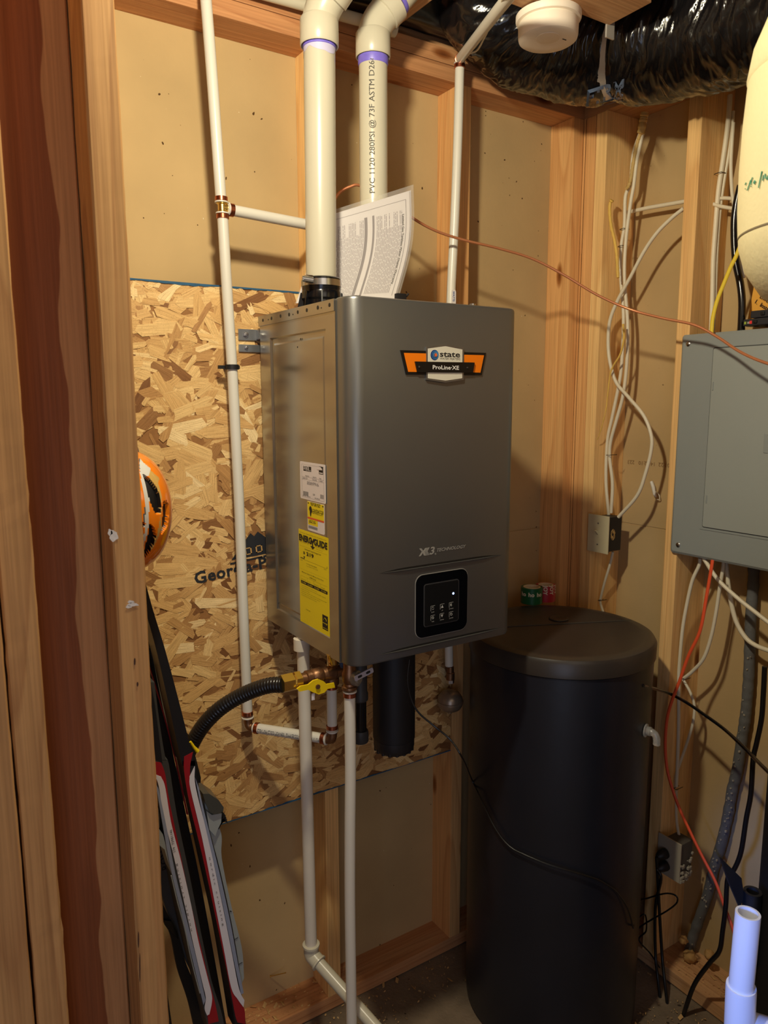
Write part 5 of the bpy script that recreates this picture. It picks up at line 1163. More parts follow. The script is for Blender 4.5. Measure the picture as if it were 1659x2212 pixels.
# axis placed so that the left limb is near x=1594 px
azl = math.atan2(ray(1594, 400).x, ray(1594, 400).y)
rt = .135; dist = 1.06; aza = azl+math.asin(rt/dist); cxt = Vector((dist*sin(aza), dist*cos(aza), 0))
lm = sqrt(dist*dist-rt*rt)                      # horizontal distance to the limb
lz = lambda x, y: H+ray(x, y).z*lm/sqrt(ray(x, y).x**2+ray(x, y).y**2)
zS, zTop, zBot = lz(1601, 516), lz(1604, 188), lz(1659, 600)
xt = thing('expansion_tank', 'cream painted steel expansion tank at the right edge of the picture', 'tank', (cxt.x, cxt.y, zS-.11))
MB().lathe([(rt*.975, zS), (rt*.992, zS+.03), (rt, zS+(zTop-zS)*.45), (rt*.995, zTop-.05), (rt*.975, zTop)], (cxt.x, cxt.y, 0), up, 64).build('shell', CREAM, xt)
MB().lathe([(rt*.97, zTop), (rt*.985, zTop+.004), (rt*.95, zTop+.035), (rt*.85, zTop+.07), (rt*.6, zTop+.10), (0, zTop+.115)], (cxt.x, cxt.y, 0), up, 64).build('upper_dome', CREAM, xt)
MB().lathe([(rt*.97, zS-.002), (rt*.965, zS-.012), (rt*.90, zS-.040), (rt*.75, zS-.070), (rt*.45, zS-.095), (.02, zS-.105), (.0, zS-.105)], (cxt.x, cxt.y, 0), up, 64).build('lower_dome', CREAM, xt)
MB().lathe([(rt*.976, zS-.002), (rt*.976, zS)], (cxt.x, cxt.y, 0), up, 64).build('seam', mat('cream_seam', srgb(120, 108, 84), .6), xt)
MB().cyl((cxt.x, cxt.y, zTop+.10), (cxt.x, cxt.y, H+1.08), .014, 16).build('hanger_pipe', COPT, xt)
def on_cyl(x, y, c, rr):
    d = ray(x, y); A_ = d.x*d.x+d.y*d.y; B2 = -2*(d.x*c.x+d.y*c.y); C2 = c.x**2+c.y**2-rr*rr; disc = max(B2*B2-4*A_*C2, 0); t = (-B2-sqrt(disc))/(2*A_); return Vector((0, 0, H))+d*t
b = MB(); ik = lambda u, v: (1400+u/5.394, 150+v/5.395)
for s_ in (((1140, 1320), (1130, 1345)), ((1133, 1388), (1131, 1395)), ((1195, 1290), (1175, 1350), (1155, 1410)), ((1216, 1258), (1198, 1300), (1196, 1345)), ((1200, 1360), (1197, 1366)), ((1238, 1295), (1248, 1310), (1240, 1330), (1228, 1322), (1238, 1295)), ((1325, 1185), (1305, 1280), (1285, 1380)), ((1345, 1230), (1333, 1295)), ((1362, 1215), (1360, 1265), (1385, 1262)), ((1392, 1235), (1385, 1290))):
    b.tube([on_cyl(*ik(*q), cxt, rt+.0004) for q in s_] if len(s_) > 1 else [], .0007, 6)
b.build('marker_date', mat('green_marker', srgb(60, 160, 130), .5), xt)

# ================================================================== BLACK MINERAL TANK, black fitting and white PVC tee at the lower right
azb = math.atan2(ray(1640, 1900).x, ray(1640, 1900).y); rm = .13; dm = 1.42; am = azb+math.asin(rm/dm)
mt_ = thing('mineral_tank', 'tall black cylinder cut by the right edge of the picture', 'tank', (dm*sin(am), dm*cos(am), 0))
ztm = P(1652, 1400, Y=dm*cos(am)).z
MB().lathe([(rm*.9, 0), (rm, .02), (rm, ztm-.03), (rm*.9, ztm)], (dm*sin(am), dm*cos(am), 0), up, 48).build('shell', mat('mineral_tank_black', srgb(8, 8, 11), .6), mt_)
MB().lathe([(rm*.5, ztm), (rm*.5, ztm+.05), (0, ztm+.05)], (dm*sin(am), dm*cos(am), 0), up, 32).build('neck', BLK, mt_)
YW = .60
bf = thing('drain_fitting', 'black plastic spigot with a flat wing behind the white pipe tee', 'fitting', P(1615, 1990, Y=YW+.06))
c0, c1 = P(1626, 1925, Y=YW+.06), P(1620, 2010, Y=YW+.06)
b = MB(); axb = (c0-c1).normalized(); ln = (c0-c1).length
b.lathe([(.0185, -.06), (.0175, 0), (.0148, ln-.004), (.0155, ln), (.0105, ln), (.0105, ln-.04), (0, ln-.04)], c1, axb, 28).build('spigot', BLK, bf)
b = MB(); b.prism([P(x, y, Y=YW+.07) for x, y in ((1557, 1853), (1602, 1897), (1608, 1940), (1598, 1960), (1572, 1899))], (0, .003, 0)); b.build('wing', mat('wing_black', srgb(34, 32, 32), .7), bf)
PB = mat('pvc_white', srgb(226, 230, 240), .3, var=.03)
pt = thing('pipe_tee', 'white plastic pipe tee standing open ended at the lower right corner', 'pipe', P(1595, 2250, Y=YW))
a1, a2 = P(1616, 1972, Y=YW), P(1601, 2130, Y=YW); a3 = P(1594, 2290, Y=YW)
ra = 27.5/FPX*CF.dot(P(1616, 1972, Y=YW)-Vector((0, 0, H)))*.93
axv = (a1-a2).normalized(); l1 = (a1-a2).length
MB().lathe([(ra, -.03), (ra, l1-.001), (ra*.985, l1), (ra*.80, l1), (ra*.78, l1-.002), (ra*.78, l1-.09), (0, l1-.09)], a2, axv, 40).build('stub', PB, pt)
rb = ra*1.22; ax3 = (a2-a3).normalized(); l3 = (a2-a3).length
MB().lathe([(ra*1.01, l3), (rb*.97, l3+.001), (rb, l3-.003), (rb, -.05)], a3, ax3, 40).build('tee_body', PB, pt)
t0 = P(1600, 2210, Y=YW); t1 = P(1675, 2232, Y=YW-.04)
MB().tube([t0, t1, t1+(t1-t0)*.5], rb*.93, 32).build('side_branch', PB, pt)

# ================================================================== SMOKE DETECTOR
dc = P(1185, 34, Z=H+.765)
sd_ = thing('smoke_detector', 'round off-white smoke detector screwed to the ceiling blocking', 'smoke detector', dc)
sr = .0655
MB().lathe([(0, 0), (sr, 0), (sr, -.008), (sr*.97, -.012), (sr*.86, -.013), (0, -.013)][::-1], dc, up, 56).build('base_ring', LPLA, sd_)
MB().lathe([(0, -.013), (sr*.88, -.013), (sr*.90, -.016), (sr*.92, -.020), (sr*.91, -.040), (sr*.89, -.0445), (sr*.82, -.0475), (sr*.5, -.0485), (0, -.0485)][::-1], dc, up, 56).build('cover', LPLA, sd_)
b = MB(); b.lathe([(.024, -.0484), (.0235, -.0496), (.022, -.0500), (0, -.0500)][::-1], dc+Vector((-.012, -.012, 0)), up, 28); b.build('test_button', mat('detector_button', srgb(238, 224, 204), .5), sd_)
b = MB().box(dc+Vector((.016, -.026, -.0492)), dc+Vector((.026, -.0240, -.0480))); b.build('indicator_slot', BLK, sd_)
b = MB()
for i in range(24):
    a = 2*pi*i/24; q = dc+Vector((cos(a)*sr*.80, sin(a)*sr*.80, -.0135)); b.box(q-Vector((.0015, .0015, .003)), q+Vector((.0015, .0015, .002)))
b.build('vent_ribs', mat('detector_shade', srgb(150, 138, 120), .6), sd_)

# ================================================================== FLEXIBLE DUCT
dpth = [Vector(q) for q in ((1.30, 1.36, H+1.02), (1.30, 1.375, H+.93), (1.36, 1.36, H+.865), (1.45, 1.27, H+.82), (1.505, 1.12, H+.795), (1.515, .90, H+.785), (1.50, .60, H+.785), (1.47, .2, H+.79))]
dpth = [Vector(q) for q in ((1.195, 1.442, H+1.02), (1.205, 1.44, H+.95), (1.24, 1.435, H+.905), (1.30, 1.42, H+.872), (1.385, 1.365, H+.842), (1.465, 1.26, H+.812), (1.512, 1.11, H+.790), (1.525, .92, H+.778), (1.52, .60, H+.775), (1.50, .2, H+.78))]
dc_ = cr(dpth, 66)
def duct_radius(i, s, a):
    r = .122
    x, y = cos(a)*2.2, sin(a)*2.2
    tw = s+.05*sin(a)+.012*noise.noise(Vector((x*1.5, y*1.5, s*3)))
    f1 = 1-2*abs(noise.noise(Vector((x*.55, y*.55, tw*17))))
    f2 = 1-2*abs(noise.noise(Vector((x*.9+5, y*.9, tw*48))))
    f3 = 1-2*abs(noise.noise(Vector((x*2+9, y*2, tw*110))))
    st = s-S_STRAP; k_ = 1-.85*math.exp(-(st/.016)**2); r += (.0062*f1+.0040*f2+.0020*f3)*k_; r -= .008*math.exp(-(st/.02)**2)
    return r
acc = [0]
for i in range(1, len(dc_)): acc.append(acc[-1]+(dc_[i]-dc_[i-1]).length)
# strap sits where the duct passes the end of the blocking
iS = min(range(len(dc_)), key=lambda i: (PX(dc_[i])[0]-1338)**2 if dc_[i].z < H+1.0 else 1e9); S_STRAP = acc[iS]
na = 150; b = MB(); u = None; frames = []
for i, q in enumerate(dc_):
    t = (dc_[min(i+1, len(dc_)-1)]-dc_[max(i-1, 0)]).normalized()
    if u is None: u = t.cross(Vector((0, 0, 1))).normalized()
    u = (u-t*u.dot(t)).normalized(); v = t.cross(u); frames.append((q, u, v, t))
    for k in range(na):
        a = 2*pi*k/na; b.v.append(tuple(q+(u*cos(a)+v*sin(a))*duct_radius(i, acc[i], a)))
for i in range(len(dc_)-1):
    for k in range(na): b.f.append([i*na+k, i*na+(k+1) % na, (i+1)*na+(k+1) % na, (i+1)*na+k]); b.mi.append(0); b.sm.append(True)
dt = thing('flexible_duct', 'fat flexible duct in crinkled black plastic bending round the ceiling corner', 'duct', dc_[iS])
jk = b.build('jacket', PLAST, dt, sharp=radians(180))
q, u_, v_, t_ = frames[iS]
b = MB(); n = 60; rr = .1172
for i in range(n):
    a = 2*pi*i/n
    for s_ in (-.014, .014):
        b.v.append(tuple(q+t_*s_+(u_*cos(a)+v_*sin(a))*(rr)))
for i in range(n): b.f.append([2*i, (2*i+2) % (2*n), (2*i+3) % (2*n), 2*i+1]); b.mi.append(0); b.sm.append(True)
b.build('strap', mat('grey_strap', srgb(196, 190, 180), .35, metal=.35, var=.1), dt)
# strap end nailed on the blocking
c = P(1316, 62, Y=1.152); tag(MB().box(c+Vector((-.012, -.004, -.02)), c+Vector((.012, .0, .016)), bev=.001).build('strap_tab', mat('grey_strap', '', .35), dt), None, None)
# print on the jacket (draped on the folds)
bvh = BVHTree.FromPolygons([Vector(v) for v in b.v] if False else [v.co.copy() for v in jk.data.vertices], [list(p.vertices) for p in jk.data.polygons])
O_ = Vector((0, 0, H))
def drape(mb, s_, x0, y0, x1, y1, hpx, **k):
    vs, fs = tmesh(s_, 1.0, **k); xs = [v[0] for v in vs]; x_ = min(xs); wd = max(xs)-x_; out = []
    for v in vs:
        t = (v[0]-x_)/wd; d = ray(x0+(x1-x0)*t+v[1]*hpx*.12, y0+(y1-y0)*t-v[1]*hpx/.7); h_ = bvh.ray_cast(O_, d.normalized())
        out.append(tuple(h_[0]-d.normalized()*.0035) if h_[0] else tuple(P(x0, y0, Y=1.2)))
    mb.add(out, fs)
b = MB(); drape(b, 'FTRM', 1266, 230, 1346, 205, 34, bold=.04); drape(b, 'R-6.0 FLEXIBLE', 1296, 223, 1345, 213, 5, bold=.01); drape(b, 'DUCT INSULATION', 1300, 230, 1345, 221, 5, bold=.01)
b.build('lettering', mat('duct_print', srgb(104, 122, 150), .5), dt, fixn=False)

# ================================================================== HELMET hanging behind the left stud
YH = 1.17
hc_ = P(268, 1098, Y=YH); aH = P(365, 1098, Y=YH).x-hc_.x; bH = (P(280, 962, Y=YH).z-P(280, 1232, Y=YH).z)/2
hel = thing('bike_helmet', 'orange, white and black bicycle helmet hanging behind the left stud', 'helmet', hc_)
inp = lambda poly, x, y: sum(((poly[i][1] > y) != (poly[i-1][1] > y)) and (x < (poly[i-1][0]-poly[i][0])*(y-poly[i][1])/(poly[i-1][1]-poly[i][1])+poly[i][0]) for i in range(len(poly))) % 2
hk = lambda L_: [(260+u/6.917, 940+v/6.9125) for u, v in L_]
V1 = hk([(350, 595), (430, 650), (520, 760), (580, 880), (608, 1010), (598, 1180), (545, 1190), (480, 1060), (425, 900), (385, 720)])
V2 = hk([(655, 985), (695, 1050), (680, 960), (715, 1040), (725, 1200), (700, 1360), (620, 1480), (615, 1420), (640, 1200), (640, 1020)])
V3 = hk([(450, 1335), (500, 1390), (530, 1490), (500, 1620), (430, 1750), (340, 1870), (270, 1950), (300, 1860), (370, 1700), (420, 1500), (440, 1340)])
V4 = hk([(330, 1290), (355, 1300), (330, 1480), (290, 1640), (240, 1720), (232, 1500), (300, 1370)])
V5 = hk([(190, 905), (235, 920), (230, 1060), (205, 1180), (196, 1180)])
WH = hk([(292, 345), (340, 400), (400, 455), (455, 500), (420, 620), (350, 590), (395, 760), (440, 900), (440, 1080), (430, 1300), (400, 1480), (340, 1640), (250, 1780), (240, 1745), (310, 1620), (345, 1480), (375, 1300), (385, 1100), (370, 900), (320, 720), (300, 560), (290, 400)])
GR = hk([(275, 335), (292, 345), (300, 560), (322, 720), (372, 900), (387, 1100), (378, 1300), (330, 1280), (355, 1080), (345, 850), (300, 640), (276, 480)])
GR2 = hk([(430, 1090), (440, 1300), (410, 1480), (350, 1660), (250, 1830), (245, 1780), (340, 1640), (400, 1480), (428, 1300)])
LO = hk([(430, 500), (600, 660), (560, 700), (620, 900), (620, 1400), (520, 1640), (300, 1930), (540, 1500), (600, 1200), (600, 980), (520, 760), (430, 650)])
b = MB(); nu, nv = 150, 110; cent = hc_
mats_ = [mat('helmet_orange', srgb(246, 134, 20), .15, coat=.6, var=.05), mat('helmet_white', srgb(214, 214, 208), .2, coat=.5), mat('helmet_vent', srgb(8, 8, 12), .5), mat('helmet_grey', srgb(96, 96, 92), .3), mat('helmet_tan', srgb(206, 166, 90), .2, coat=.5, var=.1), mat('helmet_shell_dark', srgb(84, 66, 48), .3, coat=.5)]
dirs = {}
def hp_(i, j):
    th = pi*i/nu; ph = -pi*.55+pi*1.1*j/nv
    pr0 = sin(th)**.85
    x = aH*pr0*cos(ph*.9)*1.0; y = -.085*pr0*sin(ph); z = bH*cos(th)
    # pointed lower tip, flattened top edge
    z = z if z < 0 else z*.93
    return Vector((cent.x+x, cent.y+y, cent.z+z))
grd = [[hp_(i, j) for j in range(nv+1)] for i in range(nu+1)]
cl = {}
for i in range(nu+1):
    for j in range(nv+1):
        x, y = PX(grd[i][j]); m_ = 0
        vis = grd[i][j].y < cent.y+.03
        if vis:
            if inp(LO, x, y): m_ = 4
            if inp(GR, x, y) or inp(GR2, x, y): m_ = 3
            if inp(WH, x, y): m_ = 1
            if inp(V1, x, y) or inp(V2, x, y) or inp(V3, x, y) or inp(V4, x, y) or inp(V5, x, y): m_ = 2
        else: m_ = 2
        cl[(i, j)] = m_
for i in range(nu+1):
    for j in range(nv+1):
        q = grd[i][j]
        if cl[(i, j)] == 2 and q.y < cent.y+.03: q = cent+(q-cent)*.93
        b.v.append(tuple(q))
for i in range(nu):
    for j in range(nv):
        a = i*(nv+1)+j; ms = [cl[(i, j)], cl[(i+1, j)], cl[(i, j+1)], cl[(i+1, j+1)]]
        b.f.append([a, a+1, a+nv+2, a+nv+1]); b.mi.append(max(set(ms), key=ms.count)); b.sm.append(True)
b.build('shell', mats_, hel, sharp=radians(50))
MB().tube(cr([P(262, 960, Y=YH+.02), P(292, 963, Y=YH+.02), P(300, 985, Y=YH+.015), P(315, 1000, Y=YH+.01)], 5), .002, 8).build('strap', mat('helmet_strap', srgb(80, 56, 52), .7), hel)

# ================================================================== SKIS leaning behind the stud
def strip(name, L_, R_, Y, t, m, parent=None, yt=None):
    """L_, R_: matching left/right pixel outlines; Y front plane (may lean: Y=(top,bottom))"""
    pl = []
    n = len(L_); yf = (lambda i: Y) if not isinstance(Y, tuple) else (lambda i: Y[0]+(Y[1]-Y[0])*i/(n-1))
    Lp = [P(*L_[i], Y=yf(i)) for i in range(n)]; Rp = [P(*R_[i], Y=yf(i)) for i in range(n)]
    b = MB(); o = Vector((0, t, 0))
    for a, c in zip(Lp, Rp): b.v += [tuple(a), tuple(c), tuple(c+o), tuple(a+o)]
    for i in range(n-1):
        for k in range(4): j = (k+1) % 4; b.f.append([i*4+k, i*4+j, i*4+4+j, i*4+4+k]); b.mi.append(0); b.sm.append(False)
    b.f += [[0, 1, 2, 3], [4*n-4, 4*n-3, 4*n-2, 4*n-1]]; b.mi += [0, 0]; b.sm += [False, False]
    return b.build(name, m, parent)
def dens(A, k=6):
    A = [Vector((x, y, 0)) for x, y in A]; return [(q.x, q.y) for q in cr(A, k)]
SKB = mat('ski_black', srgb(22, 24, 30), .35, var=.15); SKR = mat('ski_red', srgb(150, 22, 34), .35, var=.03); SKW = mat('ski_white', srgb(216, 212, 216), .4, var=.02); SKG = mat('ski_grey_blue', srgb(138, 146, 166), .4, var=.04); SKD = mat('ski_dark_grey', srgb(58, 58, 56), .5, var=.2); BIND = mat('binding_grey', srgb(146, 152, 150), .4, var=.06)
YK1 = 1.20
rk = lambda L_: [(310+u/3.936, 1650+v/3.936) for u, v in L_]
up3 = lambda L_: [(290+u/4.918, 1250+v/4.916) for u, v in L_]
# right ski of the pair
s2_ = thing('ski', 'right red and white cross-country ski with silver binding plate on its right', 'ski', P(505, 2212, Y=YK1))
Lr = dens(up3([(20, -110), (110, 300), (245, 800), (380, 1400), (505, 1960)])+rk([(340, 0), (440, 480), (545, 960), (650, 1440), (735, 1930), (790, 2280)]), 4)
Rr = dens(up3([(80, -110), (190, 300), (330, 760), (500, 1400), (640, 1960)])+rk([(440, 0), (520, 480), (640, 960), (735, 1440), (830, 1930), (880, 2280)]), 4)
strip('core', Lr, Rr, YK1, .045, SKB, s2_)
strip('white_band', *[dens(rk(q), 5) for q in ([(392, 110), (400, 220), (500, 640), (600, 1150), (680, 1560), (745, 1900), (800, 2000), (850, 2070)], [(436, 20), (444, 200), (552, 640), (660, 1150), (742, 1560), (800, 1860), (830, 1960), (858, 2010)])], YK1-.0016, .001, SKW, s2_)
strip('red_band', *[dens(rk(q), 5) for q in ([(345, -60), (345, 60), (390, 330), (500, 780), (600, 1240), (700, 1720), (750, 1980), (780, 2140), (800, 2200)], [(420, -100), (395, 60), (425, 330), (540, 780), (638, 1240), (718, 1640), (745, 1860), (850, 2060), (866, 2212)])], YK1-.0008, .0006, SKR, s2_)
strip('edge_band', *[dens(rk(q), 5) for q in ([(440, 120), (500, 420), (610, 900), (700, 1330), (770, 1680), (830, 1960)], [(470, 200), (520, 420), (640, 900), (735, 1330), (800, 1680), (852, 1950)])], YK1-.0018, .001, SKG, s2_)
strip('binding_plate', *[dens(rk(q), 5) for q in ([(520, 330), (560, 560), (640, 860), (730, 1260), (800, 1640), (832, 1880)], [(560, 330), (660, 590), (665, 800), (745, 1200), (835, 1560), (855, 1820)])], YK1+.006, .03, BIND, s2_)
b = MB(); b.prism([P(x, y, Y=YK1+.0) for x, y in rk([(535, 400), (580, 435), (665, 420), (660, 500), (630, 560), (610, 615), (560, 560)])], (0, .04, 0)); b.build('binding_arm', BIND, s2_)
b = MB(); b.prism([P(x, y, Y=YK1-.004) for x, y in rk([(505, 255), (560, 255), (640, 310), (682, 370), (678, 405), (600, 432), (565, 410), (525, 330)])], (0, .045, 0)); b.build('binding_heel', mat('binding_dark', srgb(64, 66, 62), .3, coat=.4), s2_)
b = MB(); 
for i in range(5): b.prism([P(x, y, Y=YK1+.004) for x, y in rk([(630+i*4, 540-i*22), (690+i*6, 430+i*18), (700+i*6, 440+i*18), (640+i*6, 560-i*22)])], (0, .03, 0))
b.build('bellows', BLK, s2_)
b = MB()
for (u0, v0, u1, v1) in ((735, 1255, 745, 1255), (735, 1250, 748, 1256), (775, 1494, 803, 1476), (810, 1705, 840, 1688)):
    q, w_ = P(*rk([(u0, v0)])[0], Y=YK1+.0055), P(*rk([(u1, v1)])[0], Y=YK1+.0055); b.tube([q, w_+Vector((.0001, 0, 0))], .0007, 5)
b.build('plate_joint', BLK, s2_)
def vtext(mb, s_, A, B, hpx, Y, up_left=True):
    """letters running from pixel A to pixel B, glyph tops to the right of travel when up_left is False"""
    a, c = P(*A, Y=Y), P(*B, Y=Y); dr_ = (c-a).normalized(); nrm_ = Vector((-dr_.z, 0, dr_.x)); nrm_ = nrm_ if up_left else -nrm_
    vs, fs = tmesh(s_, 1.0, gap=1.7 if 'n' in s_ else 1.1); wd = max(v[0] for v in vs); L__ = (c-a).length; hh = hpx*1.22/FPX
    mb.add([tuple(a+dr_*(v[0]/wd*L__)+nrm_*((v[1]/.7-.45)*hh)+Vector((0, -.0004, 0))) for v in vs], fs)
b = MB(); vtext(b, 'nordic cruising', rk([(562, 792)])[0], rk([(678, 1375)])[0], 4.2, YK1-.0018); b.build('lettering', PRINT, s2_, fixn=False)
# left ski of the pair
YK0 = 1.17
s1_ = thing('ski', 'left red and white cross-country ski with number 174 printed on it', 'ski', P(440, 2212, Y=YK0))
Ll = dens(up3([(100, 1100), (140, 1500), (185, 1900)])+rk([(85, 0), (130, 330), (225, 840), (340, 1400), (450, 1850), (530, 2160), (560, 2300)]), 4)
Rl = dens(up3([(215, 1100), (265, 1500), (330, 1900)])+rk([(215, 0), (285, 440), (390, 940), (490, 1440), (580, 1850), (660, 2100), (700, 2300)]), 4)
strip('core', Ll, Rl, YK0, .045, SKD, s1_)
strip('core_top', dens(up3([(70, 700), (100, 1100), (140, 1500), (185, 1900)]), 4), dens(up3([(150, 1000), (210, 1280), (255, 1600), (300, 1960)]), 4), YK0-.0004, .02, SKB, s1_)
strip('red_band', *[dens(rk(q), 5) for q in ([(80, -20), (95, 90), (150, 250), (240, 560), (330, 1040), (440, 1520), (510, 1800), (545, 2150), (552, 2212)], [(150, -10), (185, 90), (215, 290), (290, 650), (385, 1110), (480, 1520), (560, 1850), (610, 2040), (640, 2190)])], YK0-.0008, .0006, SKR, s1_)
strip('white_band', *[dens(rk(q), 5) for q in ([(92, 88), (130, 190), (170, 440), (260, 800), (350, 1200), (430, 1560), (500, 1860), (530, 1990), (520, 2080), (540, 2140)], [(150, 110), (185, 200), (235, 500), (320, 830), (405, 1200), (465, 1500), (540, 1800), (580, 1960), (580, 2040), (560, 2130)])], YK0-.0016, .001, SKW, s1_)
strip('edge_band', *[dens(rk(q), 5) for q in ([(105, 170), (170, 560), (240, 930), (340, 1340), (430, 1720), (510, 2050)], [(128, 210), (200, 560), (270, 930), (362, 1300), (450, 1660), (528, 2010)])], YK0-.0018, .001, SKG, s1_)
b = MB(); b.prism([P(x, y, Y=YK0+.0) for x, y in rk([(50, 580), (135, 560), (165, 600), (200, 720), (240, 940), (180, 730), (110, 670)])], (0, .04, 0)); b.build('binding_arm', BIND, s1_)
b = MB(); b.prism([P(x, y, Y=YK0-.003) for x, y in rk([(60, 430), (85, 400), (128, 385), (135, 440), (138, 540), (90, 572), (50, 575)])], (0, .04, 0)); b.build('binding_heel', mat('binding_dark', '', .3), s1_)
b = MB()
lp = rk([(235, 950), (290, 1180), (350, 1400), (400, 1640), (455, 1860), (480, 1950)])
b.tube(cr([P(x, y, Y=YK0-.002) for x, y in lp], 5), .0011, 6); b.build('rail', BIND, s1_)
b = MB(); vtext(b, 'nordic cruising', rk([(408, 1425)])[0], rk([(277, 848)])[0], 4.2, YK0-.0018); b.build('lettering', PRINT, s1_, fixn=False)
b = MB(); vtext(b, '174  73981146', rk([(264, 755)])[0], rk([(232, 560)])[0], 5.5, YK0-.0018); b.build('number', INK, s1_, fixn=False)
# grey ski behind, seen edge on
s3_ = thing('ski', 'dull grey ski behind the red pair, rising to a narrow tip', 'ski', P(420, 2212, Y=1.30))
strip('core', dens([(303, 1330), (318, 1420), (340, 1500), (365, 1590), (388, 1660), (404, 1720)], 4), dens([(310, 1335), (336, 1400), (358, 1480), (380, 1570), (402, 1650), (420, 1722)], 4), 1.28, .02, mat('ski_khaki', srgb(120, 112, 92), .4), s3_)
strip('edge', dens([(299, 1310), (306, 1345), (332, 1412)], 5), dens([(301, 1310), (312, 1345), (337, 1410)], 5), 1.275, .008, mat('ski_olive', srgb(128, 116, 20), .4), s3_)
s4_ = thing('ski', 'black ski edge standing between the two red and white skis', 'ski', P(470, 2212, Y=1.25))
strip('core', dens([(312, 1400), (330, 1520), (352, 1640), (380, 1760), (408, 1900), (440, 2050), (470, 2230)], 4), dens([(326, 1400), (350, 1520), (374, 1630), (402, 1760), (430, 1890), (458, 2040), (492, 2230)], 4), 1.265, .012, SKB, s4_)
strip('red_edge', dens([(322, 1440), (352, 1540), (378, 1640), (404, 1760)], 4), dens([(324, 1440), (354.5, 1540), (380.5, 1640), (407, 1760)], 4), 1.248, .004, SKR, s4_)
s5_ = thing('ski', 'dark grey ski with raised letters at the far left of the bundle', 'ski', P(400, 2212, Y=1.24))
strip('core', dens(rk([(60, 560), (90, 900), (150, 1100), (250, 1400), (370, 1700), (520, 2000), (640, 2280)]), 4), dens(rk([(150, 560), (225, 900), (280, 1100), (370, 1450), (470, 1800), (560, 2020), (700, 2280)]), 4), 1.235, .02, mat('ski_charcoal', srgb(84, 86, 90), .5, var=.1), s5_)
b = MB(); vtext(b, 'ROSSIGNOL', rk([(190, 900)])[0], rk([(100, 480)])[0], 16, 1.2335); b.build('lettering', INK, s5_, fixn=False)
s6_ = thing('carry_strap', 'black strap and tail hanging down left of the leaning skis', 'strap', P(420, 2212, Y=1.22))
strip('strap', dens(rk([(80, 880), (85, 1080), (160, 1330), (230, 1460), (290, 1750), (380, 2020), (440, 2280)]), 4), dens(rk([(95, 900), (150, 1150), (240, 1350), (300, 1480), (370, 1720), (500, 2000), (600, 2280)]), 4), 1.225, .008, BLK, s6_)
strip('buckle', rk([(175, 1330), (180, 1370), (290, 1490)]), rk([(240, 1340), (290, 1440), (300, 1480)]), 1.22, .006, BLKG, s6_)
s7_ = thing('ski_pole', 'thin black ski pole low down against the left stud', 'pole', P(365, 2212, Y=1.16))
MB().tube([P(336, 1990, Y=1.15), P(349, 2090, Y=1.15), P(364, 2240, Y=1.15)], .0045, 10).build('shaft', mat('pole_black', srgb(20, 30, 44), .25), s7_)
MB().tube([P(338, 2010, Y=1.17), P(352, 2110, Y=1.17), P(372, 2250, Y=1.17)], .0035, 10).build('strap', BLK, s7_)
MB().tube(cr([P(x, y, Y=1.30) for x, y in ((412, 1600), (418, 1612), (424, 1624))], 4), [.0025]*4+[.0042]*4+[.0048], 8)
hk_ = MB().tube([P(411, 1602, Y=1.24), P(419, 1614, Y=1.24), P(427, 1623, Y=1.24)], [.0022, .0028, .0040], 10).build('cord_tip', YHND); tag(hk_, 'yellow cord tip sticking out right of the skis', 'cord')
c = P(420, 1655, Y=1.26); sk = MB(); sk.prism([P(x, y, Y=1.26) for x, y in ((410, 1590), (424, 1640), (434, 1680), (432, 1722), (418, 1700))], (0, .03, 0)); tag(sk.build('boot_toe', BLK), 'small black plastic piece peeking out between ski and gas hose', 'plastic')

# ================================================================== SMALL THINGS
# white cable stub poking out of the drywall
q = [P(x, y, X=RD-.012) for x, y in ((1407, 1040), (1411, 1052), (1414, 1068), (1417, 1074))]
ws = thing('cable_stub', 'torn white cable stub poking out of the wall beside the panel', 'cable', q[0])
MB().tube(q, [.0048, .0055, .0045, .002], 10).build('sleeve', PEXM, ws); MB().tube(cr([P(x, y, X=RD-.012) for x, y in ((1416, 1062), (1423, 1068), (1425, 1078), (1419, 1079))], 4), .0012, 6).build('loose_wire', WCAB, ws)
# nail and splinter on lower drywall
a, c = P(584, 2109, Y=DW-.004), P(618, 2101, Y=DW-.03)
tag(MB().cyl(a, c, .0014, 8).lathe([(0, 0), (.003, 0), (.003, .001), (0, .001)], a, c-a, 10).build('nail', BRASS), 'thin nail sticking out of the lower wall board', 'nail')
# drywall factory print
b = MB(); vs, fs = tmesh('01:22  14:22:10   223', .016, sx=1.1); a = P(1356, 998, X=RD-.0005); c = P(1447, 1006, X=RD-.0005); dd = (c-a).normalized(); wd = max(v[0] for v in vs)
b.add([tuple(c-dd*(v[0]/wd*(c-a).length)+Vector((-.0004, 0, .006-v[1]))) for v in vs], fs); b.build('board_print', mat('faint_ink', srgb(132, 100, 62), .8), wr, fixn=False)
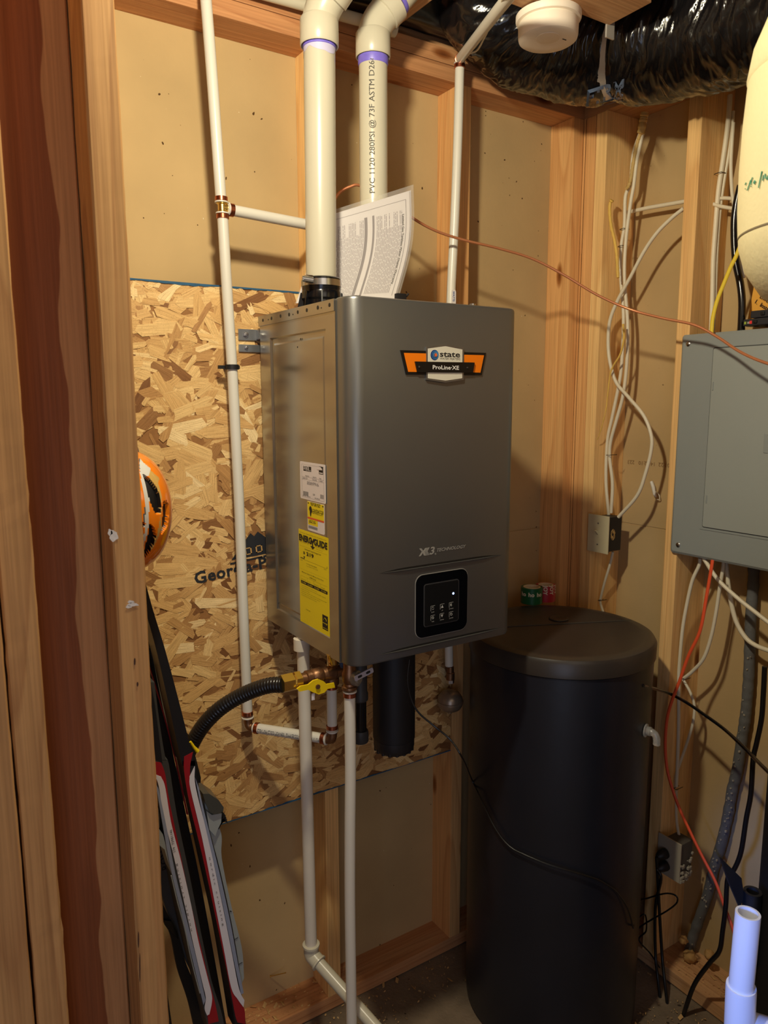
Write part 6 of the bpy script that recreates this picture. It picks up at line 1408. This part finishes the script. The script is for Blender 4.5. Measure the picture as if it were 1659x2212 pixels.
# wood shavings and grit on the floor and plates
rn = random.Random(21); b = MB()
for k in range(1300):
    if k < 230: x, y, z = rn.uniform(.45, .85), rn.uniform(SF+.004, DW-.004), ZP
    elif k < 520: x, y, z = rn.uniform(.45, 1.2), rn.uniform(1.42, 1.55), 0
    elif k < 1060: x, y, z = rn.uniform(1.25, 1.64), rn.uniform(.75, 1.1), 0
    else: x, y, z = rn.uniform(RX+.01, RD-.01), rn.uniform(.8, 1.17), ZP
    s_ = rn.uniform(.001, .004) if rn.random() < .93 else .009; a = rn.uniform(0, pi); d = Vector((cos(a), sin(a), 0))*s_; w_ = Vector((-sin(a), cos(a), 0))*s_*rn.uniform(.2, .5)
    p = Vector((x, y, z+.0008)); b.add([p-d-w_, p+d*.9-w_, p+d+w_+up*s_*.5, p-d*.8+w_+up*s_*.3], [(0, 1, 2, 3)])
for k in range(0): pass
tag(b.build('wood_shavings', mat('shaving', srgb(206, 166, 108), .8, var=.3, vscale=40), fixn=False), 'pale wood shavings scattered on floor and bottom plates', 'shavings', kind='stuff')
# spray foam lumps at the floor where the grey cable goes down
rn = random.Random(8)
for i, (x, y, s_, lab) in enumerate(((1490, 2066, .017, 'lump of tan spray foam at the foot of the grey cable'), (1532, 2062, .013, 'pale foam lump right of the grey cable foot'), (1476, 2030, .012, 'dark foam lump on the stud left of the grey cable foot'))):
    c = P(x, y, X=1.735); bm = bmesh.new(); bmesh.ops.create_icosphere(bm, subdivisions=3, radius=1)
    for v in bm.verts: v.co = c+v.co*s_*(1+.35*noise.noise(v.co*1.6+Vector((i*5, 0, 0)))+.15*noise.noise(v.co*5))
    me = bpy.data.meshes.new('foam_lump'); bm.to_mesh(me); bm.free(); me.materials.append(mat('foam_tan', srgb(176, 136, 82), .8, var=.3, bump=1, bscale=70)); me.polygons.foreach_set('use_smooth', [True]*len(me.polygons))
    o = bpy.data.objects.new('foam_lump', me); COL.objects.link(o); tag(o, lab, 'foam')
# the bare bulb and its holder (just above the frame)
bh = thing('ceiling_bulb', 'bare bulb in a porcelain holder under the joists above the frame', 'lamp', (.38, .83, H+.849))
MB().lathe([(.05, .849), (.05, .83), (.03, .79), (.018, .775)], (.38, .83, H), up, 32).build('holder', LPLA, bh)
